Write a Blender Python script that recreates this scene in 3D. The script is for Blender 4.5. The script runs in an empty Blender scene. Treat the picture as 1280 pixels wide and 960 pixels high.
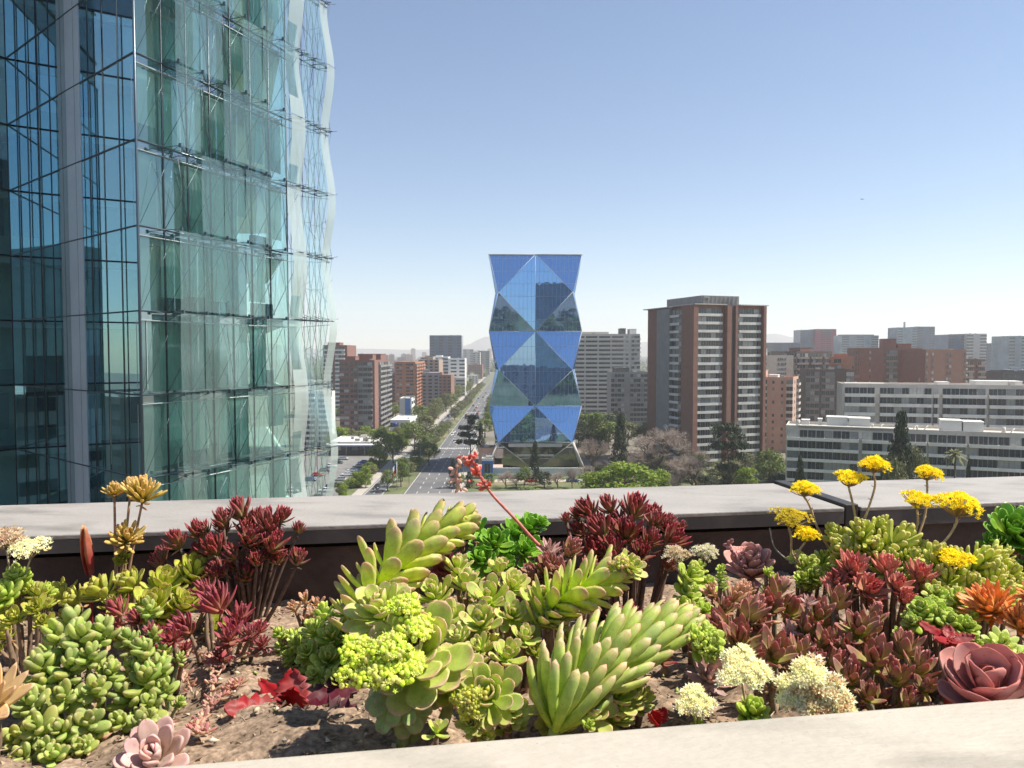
import bpy, bmesh, math, random
from mathutils import Vector, Matrix
R = math.radians
rnd = random.Random(11)
sc = bpy.context.scene
COL = sc.collection
CAMH = 45.0
F = 950.0
PITCH = math.atan(40 / F)
# ---------------------------------------------------------------- camera
cam = bpy.data.cameras.new('camera')
cam.sensor_width = 36; cam.lens = 36 * F / 1280
cam.clip_start = 0.05; cam.clip_end = 30000
cam.dof.use_dof = True; cam.dof.focus_distance = 2.6; cam.dof.aperture_fstop = 20
cob = bpy.data.objects.new('camera', cam); COL.objects.link(cob)
cob.location = (0, 0, CAMH); cob.rotation_euler = (R(90) - PITCH, 0, 0)
sc.camera = cob
# ---------------------------------------------------------------- light
SUN_EL, SUN_AZ = 57.0, 86.0           # azimuth to the right of +Y
world = bpy.data.worlds.new('World'); sc.world = world; world.use_nodes = True
wn = world.node_tree; wn.nodes.clear()
sky = wn.nodes.new('ShaderNodeTexSky'); sky.sky_type = 'NISHITA'; sky.sun_disc = False
sky.sun_elevation = R(SUN_EL); sky.sun_rotation = R(SUN_AZ)
sky.air_density = 1.0; sky.dust_density = 0.1; sky.ozone_density = 2.2; sky.altitude = 500
bg = wn.nodes.new('ShaderNodeBackground'); bg.inputs['Strength'].default_value = 0.08
wo = wn.nodes.new('ShaderNodeOutputWorld')
wn.links.new(sky.outputs[0], bg.inputs[0]); wn.links.new(bg.outputs[0], wo.inputs[0])
sl = bpy.data.lights.new('sun', 'SUN'); sl.energy = 4.7; sl.angle = R(0.5); sl.color = (1.0, 0.93, 0.82)
so = bpy.data.objects.new('sun', sl); COL.objects.link(so)
sdir = Vector((math.sin(R(SUN_AZ)) * math.cos(R(SUN_EL)), math.cos(R(SUN_AZ)) * math.cos(R(SUN_EL)), math.sin(R(SUN_EL))))
so.rotation_euler = sdir.to_track_quat('Z', 'Y').to_euler()
so.location = (0, 0, 120)
sc.view_settings.view_transform = 'Standard'; sc.view_settings.look = 'None'
sc.view_settings.gamma = 1; sc.view_settings.exposure = 0.88
sc.view_settings.use_curve_mapping = False
sc.render.engine = 'CYCLES'
sc.cycles.max_bounces = 10; sc.cycles.diffuse_bounces = 3; sc.cycles.glossy_bounces = 4
sc.cycles.transmission_bounces = 4; sc.cycles.transparent_max_bounces = 24; sc.cycles.volume_bounces = 1
sc.cycles.use_denoising = True
sc.cycles.caustics_reflective = False; sc.cycles.caustics_refractive = False

# ---------------------------------------------------------------- helpers
def P(px, py, D):
    a = (px - 640) / F; b = -(py - 480) / F
    fy, fz = math.cos(PITCH), -math.sin(PITCH)
    uy, uz = math.sin(PITCH), math.cos(PITCH)
    d = Vector((a, fy + b * uy, fz + b * uz))
    return Vector((0, 0, CAMH)) + d * (D / d.y)
def X(px, D): return P(px, 440, D).x
def Z(py, D): return P(640, py, D).z

class MB:
    def __init__(s): s.v = []; s.f = []; s.m = []; s.c = []; s.s = []
    def add(s, vs, fs, mi=0, cs=None, smooth=False):
        o = len(s.v); s.v += [tuple(v) for v in vs]
        s.c += cs if cs else [(1, 1, 1, 1)] * len(vs)
        for f in fs:
            s.f.append(tuple(i + o for i in f)); s.m.append(mi); s.s.append(smooth)
    def box(s, x0, x1, y0, y1, z0, z1, mi=0, M=None, col=None):
        vs = [Vector(p) for p in ((x0,y0,z0),(x1,y0,z0),(x1,y1,z0),(x0,y1,z0),(x0,y0,z1),(x1,y0,z1),(x1,y1,z1),(x0,y1,z1))]
        if M: vs = [M @ v for v in vs]
        s.add(vs, [(0,3,2,1),(4,5,6,7),(0,1,5,4),(1,2,6,5),(2,3,7,6),(3,0,4,7)], mi, [col] * 8 if col else None)
    def prism(s, poly, z0, z1, mi=0):
        n = len(poly); vs = [(x, y, z0) for x, y in poly] + [(x, y, z1) for x, y in poly]
        s.add(vs, [tuple(range(n - 1, -1, -1)), tuple(range(n, 2 * n))] + [(i, (i + 1) % n, (i + 1) % n + n, i + n) for i in range(n)], mi)
    def tube(s, pts, rad, n=6, mi=0, col=None, cap=True):
        pts = [Vector(p) for p in pts]; k = len(pts)
        if not hasattr(rad, '__len__'): rad = [rad] * k
        vs = []; t0 = (pts[1] - pts[0]).normalized(); a = t0.orthogonal().normalized()
        for i, p in enumerate(pts):
            t = (pts[min(i + 1, k - 1)] - pts[max(i - 1, 0)])
            t = t.normalized() if t.length > 1e-9 else t0
            a = (a - t * a.dot(t)); a = a.normalized() if a.length > 1e-6 else t.orthogonal().normalized()
            b = t.cross(a)
            for j in range(n):
                th = 2 * math.pi * j / n
                vs.append(p + (a * math.cos(th) + b * math.sin(th)) * rad[i])
        fs = [(i * n + j, i * n + (j + 1) % n, (i + 1) * n + (j + 1) % n, (i + 1) * n + j) for i in range(k - 1) for j in range(n)]
        if cap: fs += [tuple(range(n - 1, -1, -1)), tuple(range((k - 1) * n, k * n))]
        s.add(vs, fs, mi, [col] * len(vs) if col else None, True)
    def mesh(s, name, mats):
        me = bpy.data.meshes.new(name); me.from_pydata(s.v, [], s.f); me.update()
        if not isinstance(mats, (list, tuple)): mats = [mats]
        for m in mats: me.materials.append(m)
        me.polygons.foreach_set('material_index', s.m); me.polygons.foreach_set('use_smooth', s.s)
        at = me.color_attributes.new('Col', 'FLOAT_COLOR', 'POINT')
        at.data.foreach_set('color', [x for c in s.c for x in c])
        return me
    def build(s, name, mats, parent=None, loc=None, rz=0):
        return link(name, s.mesh(name, mats), parent, loc, rz)

def link(name, me, parent=None, loc=None, rz=0, **kw):
    o = bpy.data.objects.new(name, me); COL.objects.link(o)
    if parent: o.parent = parent
    if loc is not None: o.location = loc
    if rz: o.rotation_euler = (0, 0, rz)
    for k, v in kw.items(): o[k] = v
    return o
def tag(o, label, cat, group=None):
    o['label'] = label; o['category'] = cat
    if group: o['group'] = group
    return o
def thing(name, label, cat, loc=(0, 0, 0), rz=0, group=None):
    o = link(name, None, None, loc, rz); o.empty_display_size = .2
    return tag(o, label, cat, group)
def struct(name, mb, mats, **kw):
    o = mb.build(name, mats, None); o['kind'] = 'structure'; return o
def copytree(root, loc, rz=0, label=None, scale=None, mats=None):
    r = root.copy(); COL.objects.link(r); r.location = loc; r.rotation_euler = (0, 0, rz)
    if label: r['label'] = label
    if scale: r.scale = scale
    def rec(a, b):
        for ch in kids.get(a.name, []):
            c = ch.copy(); COL.objects.link(c); c.parent = b; rec(ch, c)
    kids = {}
    for o in root.children_recursive: kids.setdefault(o.parent.name, []).append(o)
    rec(root, r)
    return r

# ---------------------------------------------------------------- materials
def srgb(r, g, b):
    f = lambda c: (c / 255 / 12.92) if c / 255 <= .04045 else ((c / 255 + .055) / 1.055) ** 2.4
    return (f(r), f(g), f(b))
MC = {}
def mat(name, col, rough=.7, metal=0, var=.15, scale=.4, bump=0, bscale=20, spec=.5, stretch=None, dirt=None, dscale=.1, coord='Object'):
    if name in MC: return MC[name]
    m = bpy.data.materials.new(name); m.use_nodes = True; MC[name] = m
    nt = m.node_tree; N = nt.nodes; L = nt.links; b = N['Principled BSDF']
    b.inputs['Roughness'].default_value = rough; b.inputs['Metallic'].default_value = metal
    b.inputs['Specular IOR Level'].default_value = spec
    tc = N.new('ShaderNodeTexCoord'); mp = N.new('ShaderNodeMapping')
    L.new(tc.outputs[coord], mp.inputs[0])
    if stretch: mp.inputs['Scale'].default_value = stretch
    nz = N.new('ShaderNodeTexNoise'); nz.inputs['Scale'].default_value = scale; nz.inputs['Detail'].default_value = 6
    nz.inputs['Roughness'].default_value = .65
    L.new(mp.outputs[0], nz.inputs[0])
    cr = N.new('ShaderNodeValToRGB'); cr.color_ramp.elements[0].position = .3; cr.color_ramp.elements[1].position = .7
    cr.color_ramp.elements[0].color = tuple(c * (1 - var) for c in col) + (1,)
    cr.color_ramp.elements[1].color = tuple(min(c * (1 + var), .95) for c in col) + (1,)
    L.new(nz.outputs['Fac'], cr.inputs[0]); out = cr.outputs[0]
    if dirt:
        n2 = N.new('ShaderNodeTexNoise'); n2.inputs['Scale'].default_value = dscale; n2.inputs['Detail'].default_value = 8
        L.new(mp.outputs[0], n2.inputs[0])
        r2 = N.new('ShaderNodeValToRGB'); r2.color_ramp.elements[0].position = .5; r2.color_ramp.elements[1].position = .72
        r2.color_ramp.elements[0].color = (0, 0, 0, 1); r2.color_ramp.elements[1].color = (1, 1, 1, 1)
        L.new(n2.outputs['Fac'], r2.inputs[0])
        mx = N.new('ShaderNodeMix'); mx.data_type = 'RGBA'; mx.inputs[7].default_value = tuple(dirt) + (1,)
        L.new(r2.outputs[0], mx.inputs[0]); L.new(out, mx.inputs[6]); out = mx.outputs[2]
    L.new(out, b.inputs['Base Color'])
    if bump:
        n3 = N.new('ShaderNodeTexNoise'); n3.inputs['Scale'].default_value = bscale; n3.inputs['Detail'].default_value = 8
        L.new(mp.outputs[0], n3.inputs[0])
        bp = N.new('ShaderNodeBump'); bp.inputs['Strength'].default_value = bump; bp.inputs['Distance'].default_value = .01
        L.new(n3.outputs['Fac'], bp.inputs['Height']); L.new(bp.outputs[0], b.inputs['Normal'])
    return m
def glassmat(name, tint, fac=.2, gl=(.85, .93, 1), rough=.0, fmix=1.0, milk=None, milkf=0):
    if name in MC: return MC[name]
    m = bpy.data.materials.new(name); m.use_nodes = True; MC[name] = m
    nt = m.node_tree; N = nt.nodes; L = nt.links; N.clear()
    o = N.new('ShaderNodeOutputMaterial'); mx = N.new('ShaderNodeMixShader')
    tr = N.new('ShaderNodeBsdfTransparent'); tr.inputs[0].default_value = tuple(tint) + (1,)
    g = N.new('ShaderNodeBsdfGlossy'); g.inputs['Color'].default_value = tuple(gl) + (1,); g.inputs['Roughness'].default_value = rough
    fr = N.new('ShaderNodeFresnel'); fr.inputs['IOR'].default_value = 1.5
    ma = N.new('ShaderNodeMath'); ma.operation = 'MULTIPLY_ADD'; ma.use_clamp = True
    ma.inputs[1].default_value = fmix; ma.inputs[2].default_value = fac
    L.new(fr.outputs[0], ma.inputs[0]); L.new(ma.outputs[0], mx.inputs[0])
    src = tr.outputs[0]
    if milk:
        df = N.new('ShaderNodeBsdfDiffuse'); df.inputs[0].default_value = tuple(milk) + (1,)
        tl = N.new('ShaderNodeBsdfTranslucent'); tl.inputs[0].default_value = tuple(milk) + (1,)
        m0 = N.new('ShaderNodeMixShader'); m0.inputs[0].default_value = .5
        L.new(df.outputs[0], m0.inputs[1]); L.new(tl.outputs[0], m0.inputs[2])
        m2 = N.new('ShaderNodeMixShader'); m2.inputs[0].default_value = milkf
        L.new(src, m2.inputs[1]); L.new(m0.outputs[0], m2.inputs[2]); src = m2.outputs[0]
    L.new(src, mx.inputs[1]); L.new(g.outputs[0], mx.inputs[2]); L.new(mx.outputs[0], o.inputs[0])
    return m
def colmat(name, rough=.45, transl=.22, var=.18, scale=60, spec=.4, gain=1.0, bump=0, bloom=0.0, spots=0.0):
    """colour comes from the Col attribute of the mesh, broken by noise"""
    if name in MC: return MC[name]
    m = bpy.data.materials.new(name); m.use_nodes = True; MC[name] = m
    nt = m.node_tree; N = nt.nodes; L = nt.links; b = N['Principled BSDF']; o = N['Material Output']
    b.inputs['Roughness'].default_value = rough; b.inputs['Specular IOR Level'].default_value = spec
    at = N.new('ShaderNodeAttribute'); at.attribute_name = 'Col'
    tc = N.new('ShaderNodeTexCoord'); nz = N.new('ShaderNodeTexNoise'); nz.inputs['Scale'].default_value = scale; nz.inputs['Detail'].default_value = 5
    L.new(tc.outputs['Object'], nz.inputs[0])
    mr = N.new('ShaderNodeMapRange'); mr.inputs[1].default_value = .3; mr.inputs[2].default_value = .7
    mr.inputs[3].default_value = gain * (1 - var); mr.inputs[4].default_value = gain * (1 + var)
    L.new(nz.outputs['Fac'], mr.inputs[0])
    mu = N.new('ShaderNodeVectorMath'); mu.operation = 'SCALE'
    L.new(at.outputs['Color'], mu.inputs[0]); L.new(mr.outputs[0], mu.inputs['Scale'])
    # dusty bloom in broad soft patches and small brown blemishes
    n2 = N.new('ShaderNodeTexNoise'); n2.inputs['Scale'].default_value = scale * .35; n2.inputs['Detail'].default_value = 3; L.new(tc.outputs['Object'], n2.inputs[0])
    m1 = N.new('ShaderNodeMapRange'); m1.inputs[1].default_value = .45; m1.inputs[2].default_value = .75; m1.inputs[4].default_value = bloom; L.new(n2.outputs['Fac'], m1.inputs[0])
    x1 = N.new('ShaderNodeMix'); x1.data_type = 'RGBA'; x1.inputs[7].default_value = (.62, .60, .52, 1); L.new(m1.outputs[0], x1.inputs[0]); L.new(mu.outputs[0], x1.inputs[6])
    n3 = N.new('ShaderNodeTexNoise'); n3.inputs['Scale'].default_value = scale * 5; n3.inputs['Detail'].default_value = 2; L.new(tc.outputs['Object'], n3.inputs[0])
    m3 = N.new('ShaderNodeMapRange'); m3.inputs[1].default_value = .66; m3.inputs[2].default_value = .74; m3.inputs[4].default_value = spots; L.new(n3.outputs['Fac'], m3.inputs[0])
    x2 = N.new('ShaderNodeMix'); x2.data_type = 'RGBA'; x2.inputs[7].default_value = (.16, .09, .05, 1); L.new(m3.outputs[0], x2.inputs[0]); L.new(x1.outputs[2], x2.inputs[6])
    L.new(x2.outputs[2], b.inputs['Base Color']); mu = x2
    if bump:
        bp = N.new('ShaderNodeBump'); bp.inputs['Strength'].default_value = bump; bp.inputs['Distance'].default_value = .002
        L.new(nz.outputs['Fac'], bp.inputs['Height']); L.new(bp.outputs[0], b.inputs['Normal'])
    if transl:
        t = N.new('ShaderNodeBsdfTranslucent'); L.new(mu.outputs[2], t.inputs[0])
        mx = N.new('ShaderNodeMixShader'); mx.inputs[0].default_value = transl
        L.new(b.outputs[0], mx.inputs[1]); L.new(t.outputs[0], mx.inputs[2]); L.new(mx.outputs[0], o.inputs[0])
    return m
def leafmat(name, col, col2, transl=.25, scale=.5):
    if name in MC: return MC[name]
    m = mat(name, col, .6, var=.0, scale=scale, spec=.3)
    nt = m.node_tree; N = nt.nodes; L = nt.links
    cr = [n for n in N if n.type == 'VALTORGB'][0]
    cr.color_ramp.elements[0].color = tuple(col) + (1,); cr.color_ramp.elements[1].color = tuple(col2) + (1,)
    t = N.new('ShaderNodeBsdfTranslucent'); L.new(cr.outputs[0], t.inputs[0])
    mx = N.new('ShaderNodeMixShader'); mx.inputs[0].default_value = transl
    b = N['Principled BSDF']; L.new(b.outputs[0], mx.inputs[1]); L.new(t.outputs[0], mx.inputs[2])
    L.new(mx.outputs[0], N['Material Output'].inputs[0])
    return m

M_ASPH = mat('asphalt', (.10, .10, .105), .85, var=.25, scale=.15, dirt=(.15, .145, .14), dscale=.05)
M_PAVE = mat('pavement', (.36, .33, .29), .85, var=.15, scale=.3)
M_PAINT = mat('road_paint', (.7, .7, .68), .7, var=.15, scale=1)
M_GRASS = mat('lawn', (.10, .12, .045), .9, var=.4, scale=.15, dirt=(.24, .19, .12), dscale=.06)
M_CITYG = mat('city_ground', (.17, .15, .12), .9, var=.3, scale=.05, dirt=(.06, .085, .035), dscale=.012)
M_CONC = mat('pale_concrete', (.50, .47, .42), .8, var=.1, scale=.25)
M_GREYC = mat('grey_concrete', (.25, .24, .225), .8, var=.12, scale=.25)
M_DARKC = mat('dark_concrete', (.10, .095, .09), .8, var=.15, scale=.3)
M_WHITE = mat('white_render', (.68, .67, .63), .8, var=.08, scale=.2)
M_BRICK = mat('brown_brick', (.25, .125, .09), .85, var=.16, scale=.5)
M_BRICK2 = mat('red_brick', (.24, .125, .10), .85, var=.16, scale=.5)
M_ORANGE = mat('orange_brick', (.42, .19, .11), .85, var=.14, scale=.4)
M_SALMON = mat('salmon_render', (.50, .32, .24), .85, var=.1, scale=.3)
M_ROOF = mat('roof_membrane', (.33, .32, .30), .85, var=.2, scale=.3)
M_WD = mat('window_dark', (.035, .045, .055), .12, var=.3, scale=.8, spec=.6)
M_WM = mat('window_curtain', (.20, .21, .21), .35, var=.25, scale=1.2, spec=.5)
M_WL = mat('window_pale_blind', (.42, .42, .39), .4, var=.2, scale=1.2, spec=.5)
M_FRAME = mat('window_frame', (.30, .30, .30), .5, var=.1)
M_STEEL = mat('steel', (.32, .35, .36), .35, .8, var=.1)
M_TRUNK = mat('bark', (.12, .085, .06), .9, var=.3, scale=3)
WM = [M_WD, M_WD, M_WM, M_WD, M_WL]
# ================================================================ GROUND, ROADS, HILLS
g = MB(); g.add([(-9000, -700, 0), (9000, -700, 0), (9000, 9000, 0), (-9000, 9000, 0)], [(0, 1, 2, 3)])
struct('ground', g, M_CITYG)
def sheet(name, x0, x1, y0, y1, z, m):
    b = MB(); b.add([(x0, y0, z), (x1, y0, z), (x1, y1, z), (x0, y1, z)], [(0, 1, 2, 3)]); return struct(name, b, m)
def slab(name, x0, x1, y0, y1, z1, m):
    b = MB(); b.box(x0, x1, y0, y1, -.5, z1); return struct(name, b, m)
sheet('road', -47, -19, 120, 1700, .02, M_ASPH)
sheet('cross_road', -140, -47.3, 331, 343, .02, M_ASPH)
sheet('parking_lot', -95, -54, 215, 326, .024, mat('old_asphalt', (.17, .165, .155), .85, var=.2, scale=.2))
slab('median', -40.8, -34.4, 120, 1700, .14, M_GRASS)
slab('pavement', -50.4, -47.2, 120, 1700, .13, M_PAVE)
slab('pavement', -18.8, -15, 120, 1700, .13, M_PAVE)
slab('planting_strip', -53.9, -50.5, 120, 324, .12, M_GRASS)
sheet('lawn', -14.8, 120, 60, 300, .03, M_GRASS)
sheet('park_path', -6, 30, 262, 267, .045, mat('path_gravel', (.45, .40, .33), .9, var=.12, scale=.4))
mk = MB()
for x in (-30.4, -26.8, -23.2, -44):
    y = 150
    while y < 900: mk.add([(x - .08, y, .03), (x + .08, y, .03), (x + .08, y + 3.5, .03), (x - .08, y + 3.5, .03)], [(0, 1, 2, 3)]); y += 9
for x in (-34.1, -19.25, -41.1, -46.7): mk.add([(x - .07, 120, .03), (x + .07, 120, .03), (x + .07, 1200, .03), (x - .07, 1200, .03)], [(0, 1, 2, 3)])
for yy in (352, 560):
    for k in range(14): mk.add([(-33.6 + k * 1.05, yy, .034), (-33.1 + k * 1.05, yy, .034), (-33.1 + k * 1.05, yy + 3.4, .034), (-33.6 + k * 1.05, yy + 3.4, .034)], [(0, 1, 2, 3)])
for k in range(18): mk.add([(-72, 222 + k * 5.6, .04), (-66.8, 222 + k * 5.6, .04), (-66.8, 222.12 + k * 5.6, .04), (-72, 222.12 + k * 5.6, .04)], [(0, 1, 2, 3)])
struct('road_markings', mk, M_PAINT)
# hills
hb = MB(); nx = 260
def ridge(px):
    z = 437.5 + 1.0 * math.sin(px * .021) + .8 * math.sin(px * .05 + 1)
    for c, a, w in ((612, 13, 26), (655, 10, 50), (966, 14, 42), (1020, 9, 50), (915, 10, 50), (1170, 5, 70), (800, 9, 70), (250, 14, 120)): z -= a * math.exp(-((px - c) / w) ** 2) * (1 + .04 * math.sin(px * .17))
    return z
vs = []
for i in range(nx + 1):
    px = -500 + i * 2300 / nx
    for k, (D, s) in enumerate(((7000, 0), (7350, .55), (7700, 1), (8500, .2))):
        zz = max(0, Z(ridge(px), 7700)) * s + (8 * math.sin(px * .4 + k) if 0 < s < 1 else 0)
        vs.append((X(px, 7700), D, max(zz, -.5) if s else -.5))
hb.add(vs, [(i * 4 + k, (i + 1) * 4 + k, (i + 1) * 4 + k + 1, i * 4 + k + 1) for i in range(nx) for k in range(3)], 0, None, True)
struct('hills', hb, mat('hill_scrub', (.14, .12, .09), .95, var=.3, scale=.003))

# ================================================================ GENERIC BUILDINGS
WC = {}
def wmesh(w, h, mi):
    k = (round(w, 2), round(h, 2), mi)
    if k not in WC:
        b = MB(); b.box(-w / 2, w / 2, -.06, .04, 0, h, 0)
        b.box(-.035, .035, -.09, -.061, .05, h - .05, 1)
        b.box(-w / 2 - .05, -w / 2 + .03, -.1, -.02, 0, h, 1); b.box(w / 2 - .03, w / 2 + .05, -.1, -.02, 0, h, 1)
        WC[k] = b.mesh('window', [WM[mi], M_FRAME])
    return WC[k]
def add_parts(root, items, name):
    """items: (mesh, loc, rz) in world; nearest 100 each a child, the rest one stuff part"""
    items.sort(key=lambda t: (Vector(t[1]) - Vector((0, 0, CAMH))).length)
    base = root.location
    for me, l, rz in items[:100]: link(name, me, root, Vector(l) - base, rz)
    rest = items[100:]
    if rest:
        b = MB(); mats = []
        for me, l, rz in rest:
            T = Matrix.Translation(Vector(l) - base) @ Matrix.Rotation(rz, 4, 'Z')
            idx = []
            for m in me.materials:
                if m not in mats: mats.append(m)
                idx.append(mats.index(m))
            o = len(b.v)
            b.v += [tuple(T @ v.co) for v in me.vertices]; b.c += [(1, 1, 1, 1)] * len(me.vertices)
            for p in me.polygons:
                b.f.append(tuple(i + o for i in p.vertices)); b.m.append(idx[p.material_index]); b.s.append(False)
        o = b.build(name + 's', mats, root); o['kind'] = 'stuff'
def facade(A, B, z0, floors, fh, cols, wins, balc, rs):
    """cols: list of (u0,u1,type) along A->B in 0..1; types: w punched, W wide glazing, b balcony+glazing, s strip"""
    A = Vector((A[0], A[1])); B = Vector((B[0], B[1])); d = B - A; L = d.length; rz = math.atan2(d.y, d.x)
    n = Vector((d.y, -d.x)).normalized()
    for u0, u1, ty in cols:
        w = (u1 - u0) * L
        for k in range(floors):
            z = z0 + k * fh
            c = A + d * ((u0 + u1) / 2)
            if ty == 'w': wins.append((wmesh(w * .62, fh * .45, rs.choice((0, 0, 2, 4))), (c.x, c.y, z + fh * .3), rz))
            elif ty in 'Wb':
                m = max(1, round(w / 2.3))
                for j in range(m):
                    q = A + d * (u0 + (u1 - u0) * (j + .5) / m)
                    wins.append((wmesh(w / m - .18, fh * (.78 if ty == 'b' else .5), rs.choice((0, 1, 2, 3, 4, 0))), (q.x, q.y, z + (.1 if ty == 'b' else .35) * fh), rz))
                if ty == 'b': balc.append((w, (c.x, c.y, z), rz))
            elif ty == 's':
                wins.append((wmesh(w, fh * .42, rs.choice((0, 1, 3))), (c.x, c.y, z + fh * .35), rz))
def bmesh_balc(w, dep, ph, mk='b'):
    k = ('balc', round(w, 2), dep, ph)
    if k not in WC:
        b = MB(); b.box(-w / 2, w / 2, -dep, -.02, -.22, 0); b.box(-w / 2, w / 2, -dep - .06, -dep + .06, -.28, ph)
        b.box(-w / 2, -w / 2 + .1, -dep + .062, -.02, 0.002, ph); b.box(w / 2 - .1, w / 2, -dep + .062, -.02, .002, ph)
        WC[k] = b
    return WC[k]
def building(name, label, cat, A, B, depth, floors, fh, wall, front, left=None, right=None, back=None, group=None, balc_mat=None, balc=(1.1, .85), roof=True, z0=0, roofbits=(), parapet=.9, extra=0):
    rs = random.Random(hash(label) % 9999 if False else sum(map(ord, label)))
    A = Vector((A[0], A[1], 0)); B = Vector((B[0], B[1], 0)); d = (B - A); L = d.length; u = d.normalized()
    nb = Vector((-u.y, u.x, 0))            # away from the camera
    rz = math.atan2(d.y, d.x); H = z0 + floors * fh + extra
    t = thing(name, label, cat, ((A + B) / 2 + nb * depth / 2), rz, group)
    b = MB(); hl = L / 2; hd = depth / 2
    b.box(-hl, hl, -hd, hd, 0, H); b.build('wall', wall, t)
    if roof:
        r = MB(); r.box(-hl + .3, hl - .3, -hd + .3, hd - .3, H + .01, H + .12)
        for a0, a1, b0, b1 in ((-hl, hl, -hd, -hd + .28), (-hl, hl, hd - .28, hd), (-hl, -hl + .28, -hd + .28, hd - .28), (hl - .28, hl, -hd + .28, hd - .28)):
            r.box(a0, a1, b0, b1, H + .003, H + parapet)
        r.build('roof_parapet', roof if roof is not True else wall, t)
    for (x0, x1, y0, y1, h, m) in roofbits:
        r = MB(); r.box(x0 * L - hl, x1 * L - hl, y0 * depth - hd, y1 * depth - hd, H + .12, H + h)
        r.box(x0 * L - hl - .15, x1 * L - hl + .15, y0 * depth - hd - .15, y1 * depth - hd + .15, H + h + .003, H + h + .25)
        r.build('roof_box', m, t)
    if roof:
        for k in range(rs.randint(4, 8)):
            r = MB(); ux = rs.uniform(-hl * .85, hl * .8); uy = rs.uniform(-hd * .8, hd * .8); w_ = rs.uniform(.5, 1.4); h_ = rs.uniform(.5, 1.5)
            if rs.random() < .3: r.tube([(ux, uy, H + .1), (ux, uy, H + rs.uniform(2, 4))], .05, 4); r.build('antenna', M_STEEL, t)
            else: r.box(ux - w_, ux + w_, uy - w_ * .7, uy + w_ * .7, H + .13, H + .13 + h_); r.build('roof_unit', M_GREYC if k % 2 else M_CONC, t)
    wins = []; bal = []
    C = A + nb * depth; E = B + nb * depth
    if front: facade(A, B, z0, floors, fh, front, wins, bal, rs)
    if left: facade(C, A, z0, floors, fh, left, wins, bal, rs)
    if right: facade(B, E, z0, floors, fh, right, wins, bal, rs)
    if back: facade(E, C, z0, floors, fh, back, wins, bal, rs)
    bm = balc_mat or M_CONC; ME = {}
    bi = []
    for w, l, r in bal:
        k = round(w, 2)
        if k not in ME: ME[k] = bmesh_balc(w, *balc).mesh('balcony', bm)
        bi.append((ME[k], l, r))
    t.rotation_euler = (0, 0, 0)
    for ch in t.children: ch.rotation_euler = (0, 0, rz)
    add_parts(t, bi, 'balcony'); add_parts(t, wins, 'window')
    return t
def cols(pattern, seq=None):
    """'b3 .1 w1' -> normalised column list; number is the relative width, '.' means blank wall"""
    out = []; tot = 0
    for tok in pattern.split(): out.append((tok[0], float(tok[1:] or 1))); tot += out[-1][1]
    r = []; c = 0
    for k, w in out:
        if k != '.': r.append((c / tot, (c + w) / tot, k))
        c += w / 1.0
    return r
def AB(px0, D0, px1, D1): return (X(px0, D0), D0), (X(px1, D1), D1)

# ---- brown residential tower
A = (X(870, 290), 290); B = (X(953, 300), 300)
fl = 20; fh = (Z(384, 290)) / fl
t = building('residential_tower', 'tall brown brick apartment tower with stacked pale balconies and grey rooftop box', 'building', A, B, 37, fl, fh, M_BRICK,
    cols('b12 .2.5 .3.5 b1.4 .1 b11 .2'), left=cols('.7.5 .3 w2 .3 b6 .8'), right=cols('.3 w1 .3 w1 .3'), balc_mat=mat('balcony_white', (.60, .58, .54), .7), balc=(1.3, .75), parapet=1.0)
b = MB()
Am = Vector((A[0], A[1], 0)); Bm = Vector((B[0], B[1], 0)); u_ = (Bm - Am).normalized(); n_ = Vector((-u_.y, u_.x, 0)); Lb = (Bm - Am).length
def loc2(o, x, y, z=0): return Am + u_ * x + n_ * y + Vector((0, 0, z)) - o.location
def obox(mb, o, x0, x1, y0, y1, z0, z1, A_=None, u=None, n=None):
    c = [(x0, y0), (x1, y0), (x1, y1), (x0, y1)]
    A_ = A_ or Am; u = u or u_; n = n or n_
    pts = [A_ + u * x + n * y - o.location for x, y in c]
    mb.prism([(p.x, p.y) for p in pts], z0 - o.location.z, z1 - o.location.z)
H = fl * fh
b = MB(); obox(b, t, -1.6, Lb * .42, -1.6, 17, H + 1.0, H + 1.35); obox(b, t, Lb * .62, Lb + 1.5, -1.6, 20, H + 1.0, H + 1.35); obox(b, t, -1.6, 5, 17.1, 38.5, H + .8, H + 1.15); b.build('roof_canopy', M_CONC, t)
b = MB(); obox(b, t, 5, 22, 4, 30, H + .15, H + 4.9); b.build('penthouse', mat('grey_cladding', (.16, .165, .17), .6), t)
b = MB(); obox(b, t, 5.5, 8, 3.4, 3.9, H + 3.9, H + 4.6)
for k in range(9): obox(b, t, 5.6 + k * 1.9, 5.75 + k * 1.9, 3.6, 3.9, H + .2, H + 4.5)
b.build('louvre', M_GREYC, t)
for x0, x1, m in ((12.2 / 33 * Lb + 1.2, 12.2 / 33 * Lb + 3.2, M_BRICK), (Lb * .535, Lb * .565, M_BRICK2), (Lb * .965, Lb + .1, M_BRICK)):
    b = MB(); obox(b, t, x0, x1, -2.2, -.01, 0, H + .9); b.build('brick_pier', m, t)
b = MB(); obox(b, t, Lb * .47, Lb * .53, -1.2, -.01, 0, H + .5); b.build('stair_shaft', mat('shaft_grey', (.08, .075, .072), .8), t)
b = MB(); obox(b, t, -1.5, -.02, 17, 27, 0, H + .4); b.build('stair_shaft', M_GREYC, t)
b = MB(); obox(b, t, -2.0, -.02, -1.4, 7.2, 0, H + .95); b.build('brick_pier', M_BRICK, t)

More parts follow.
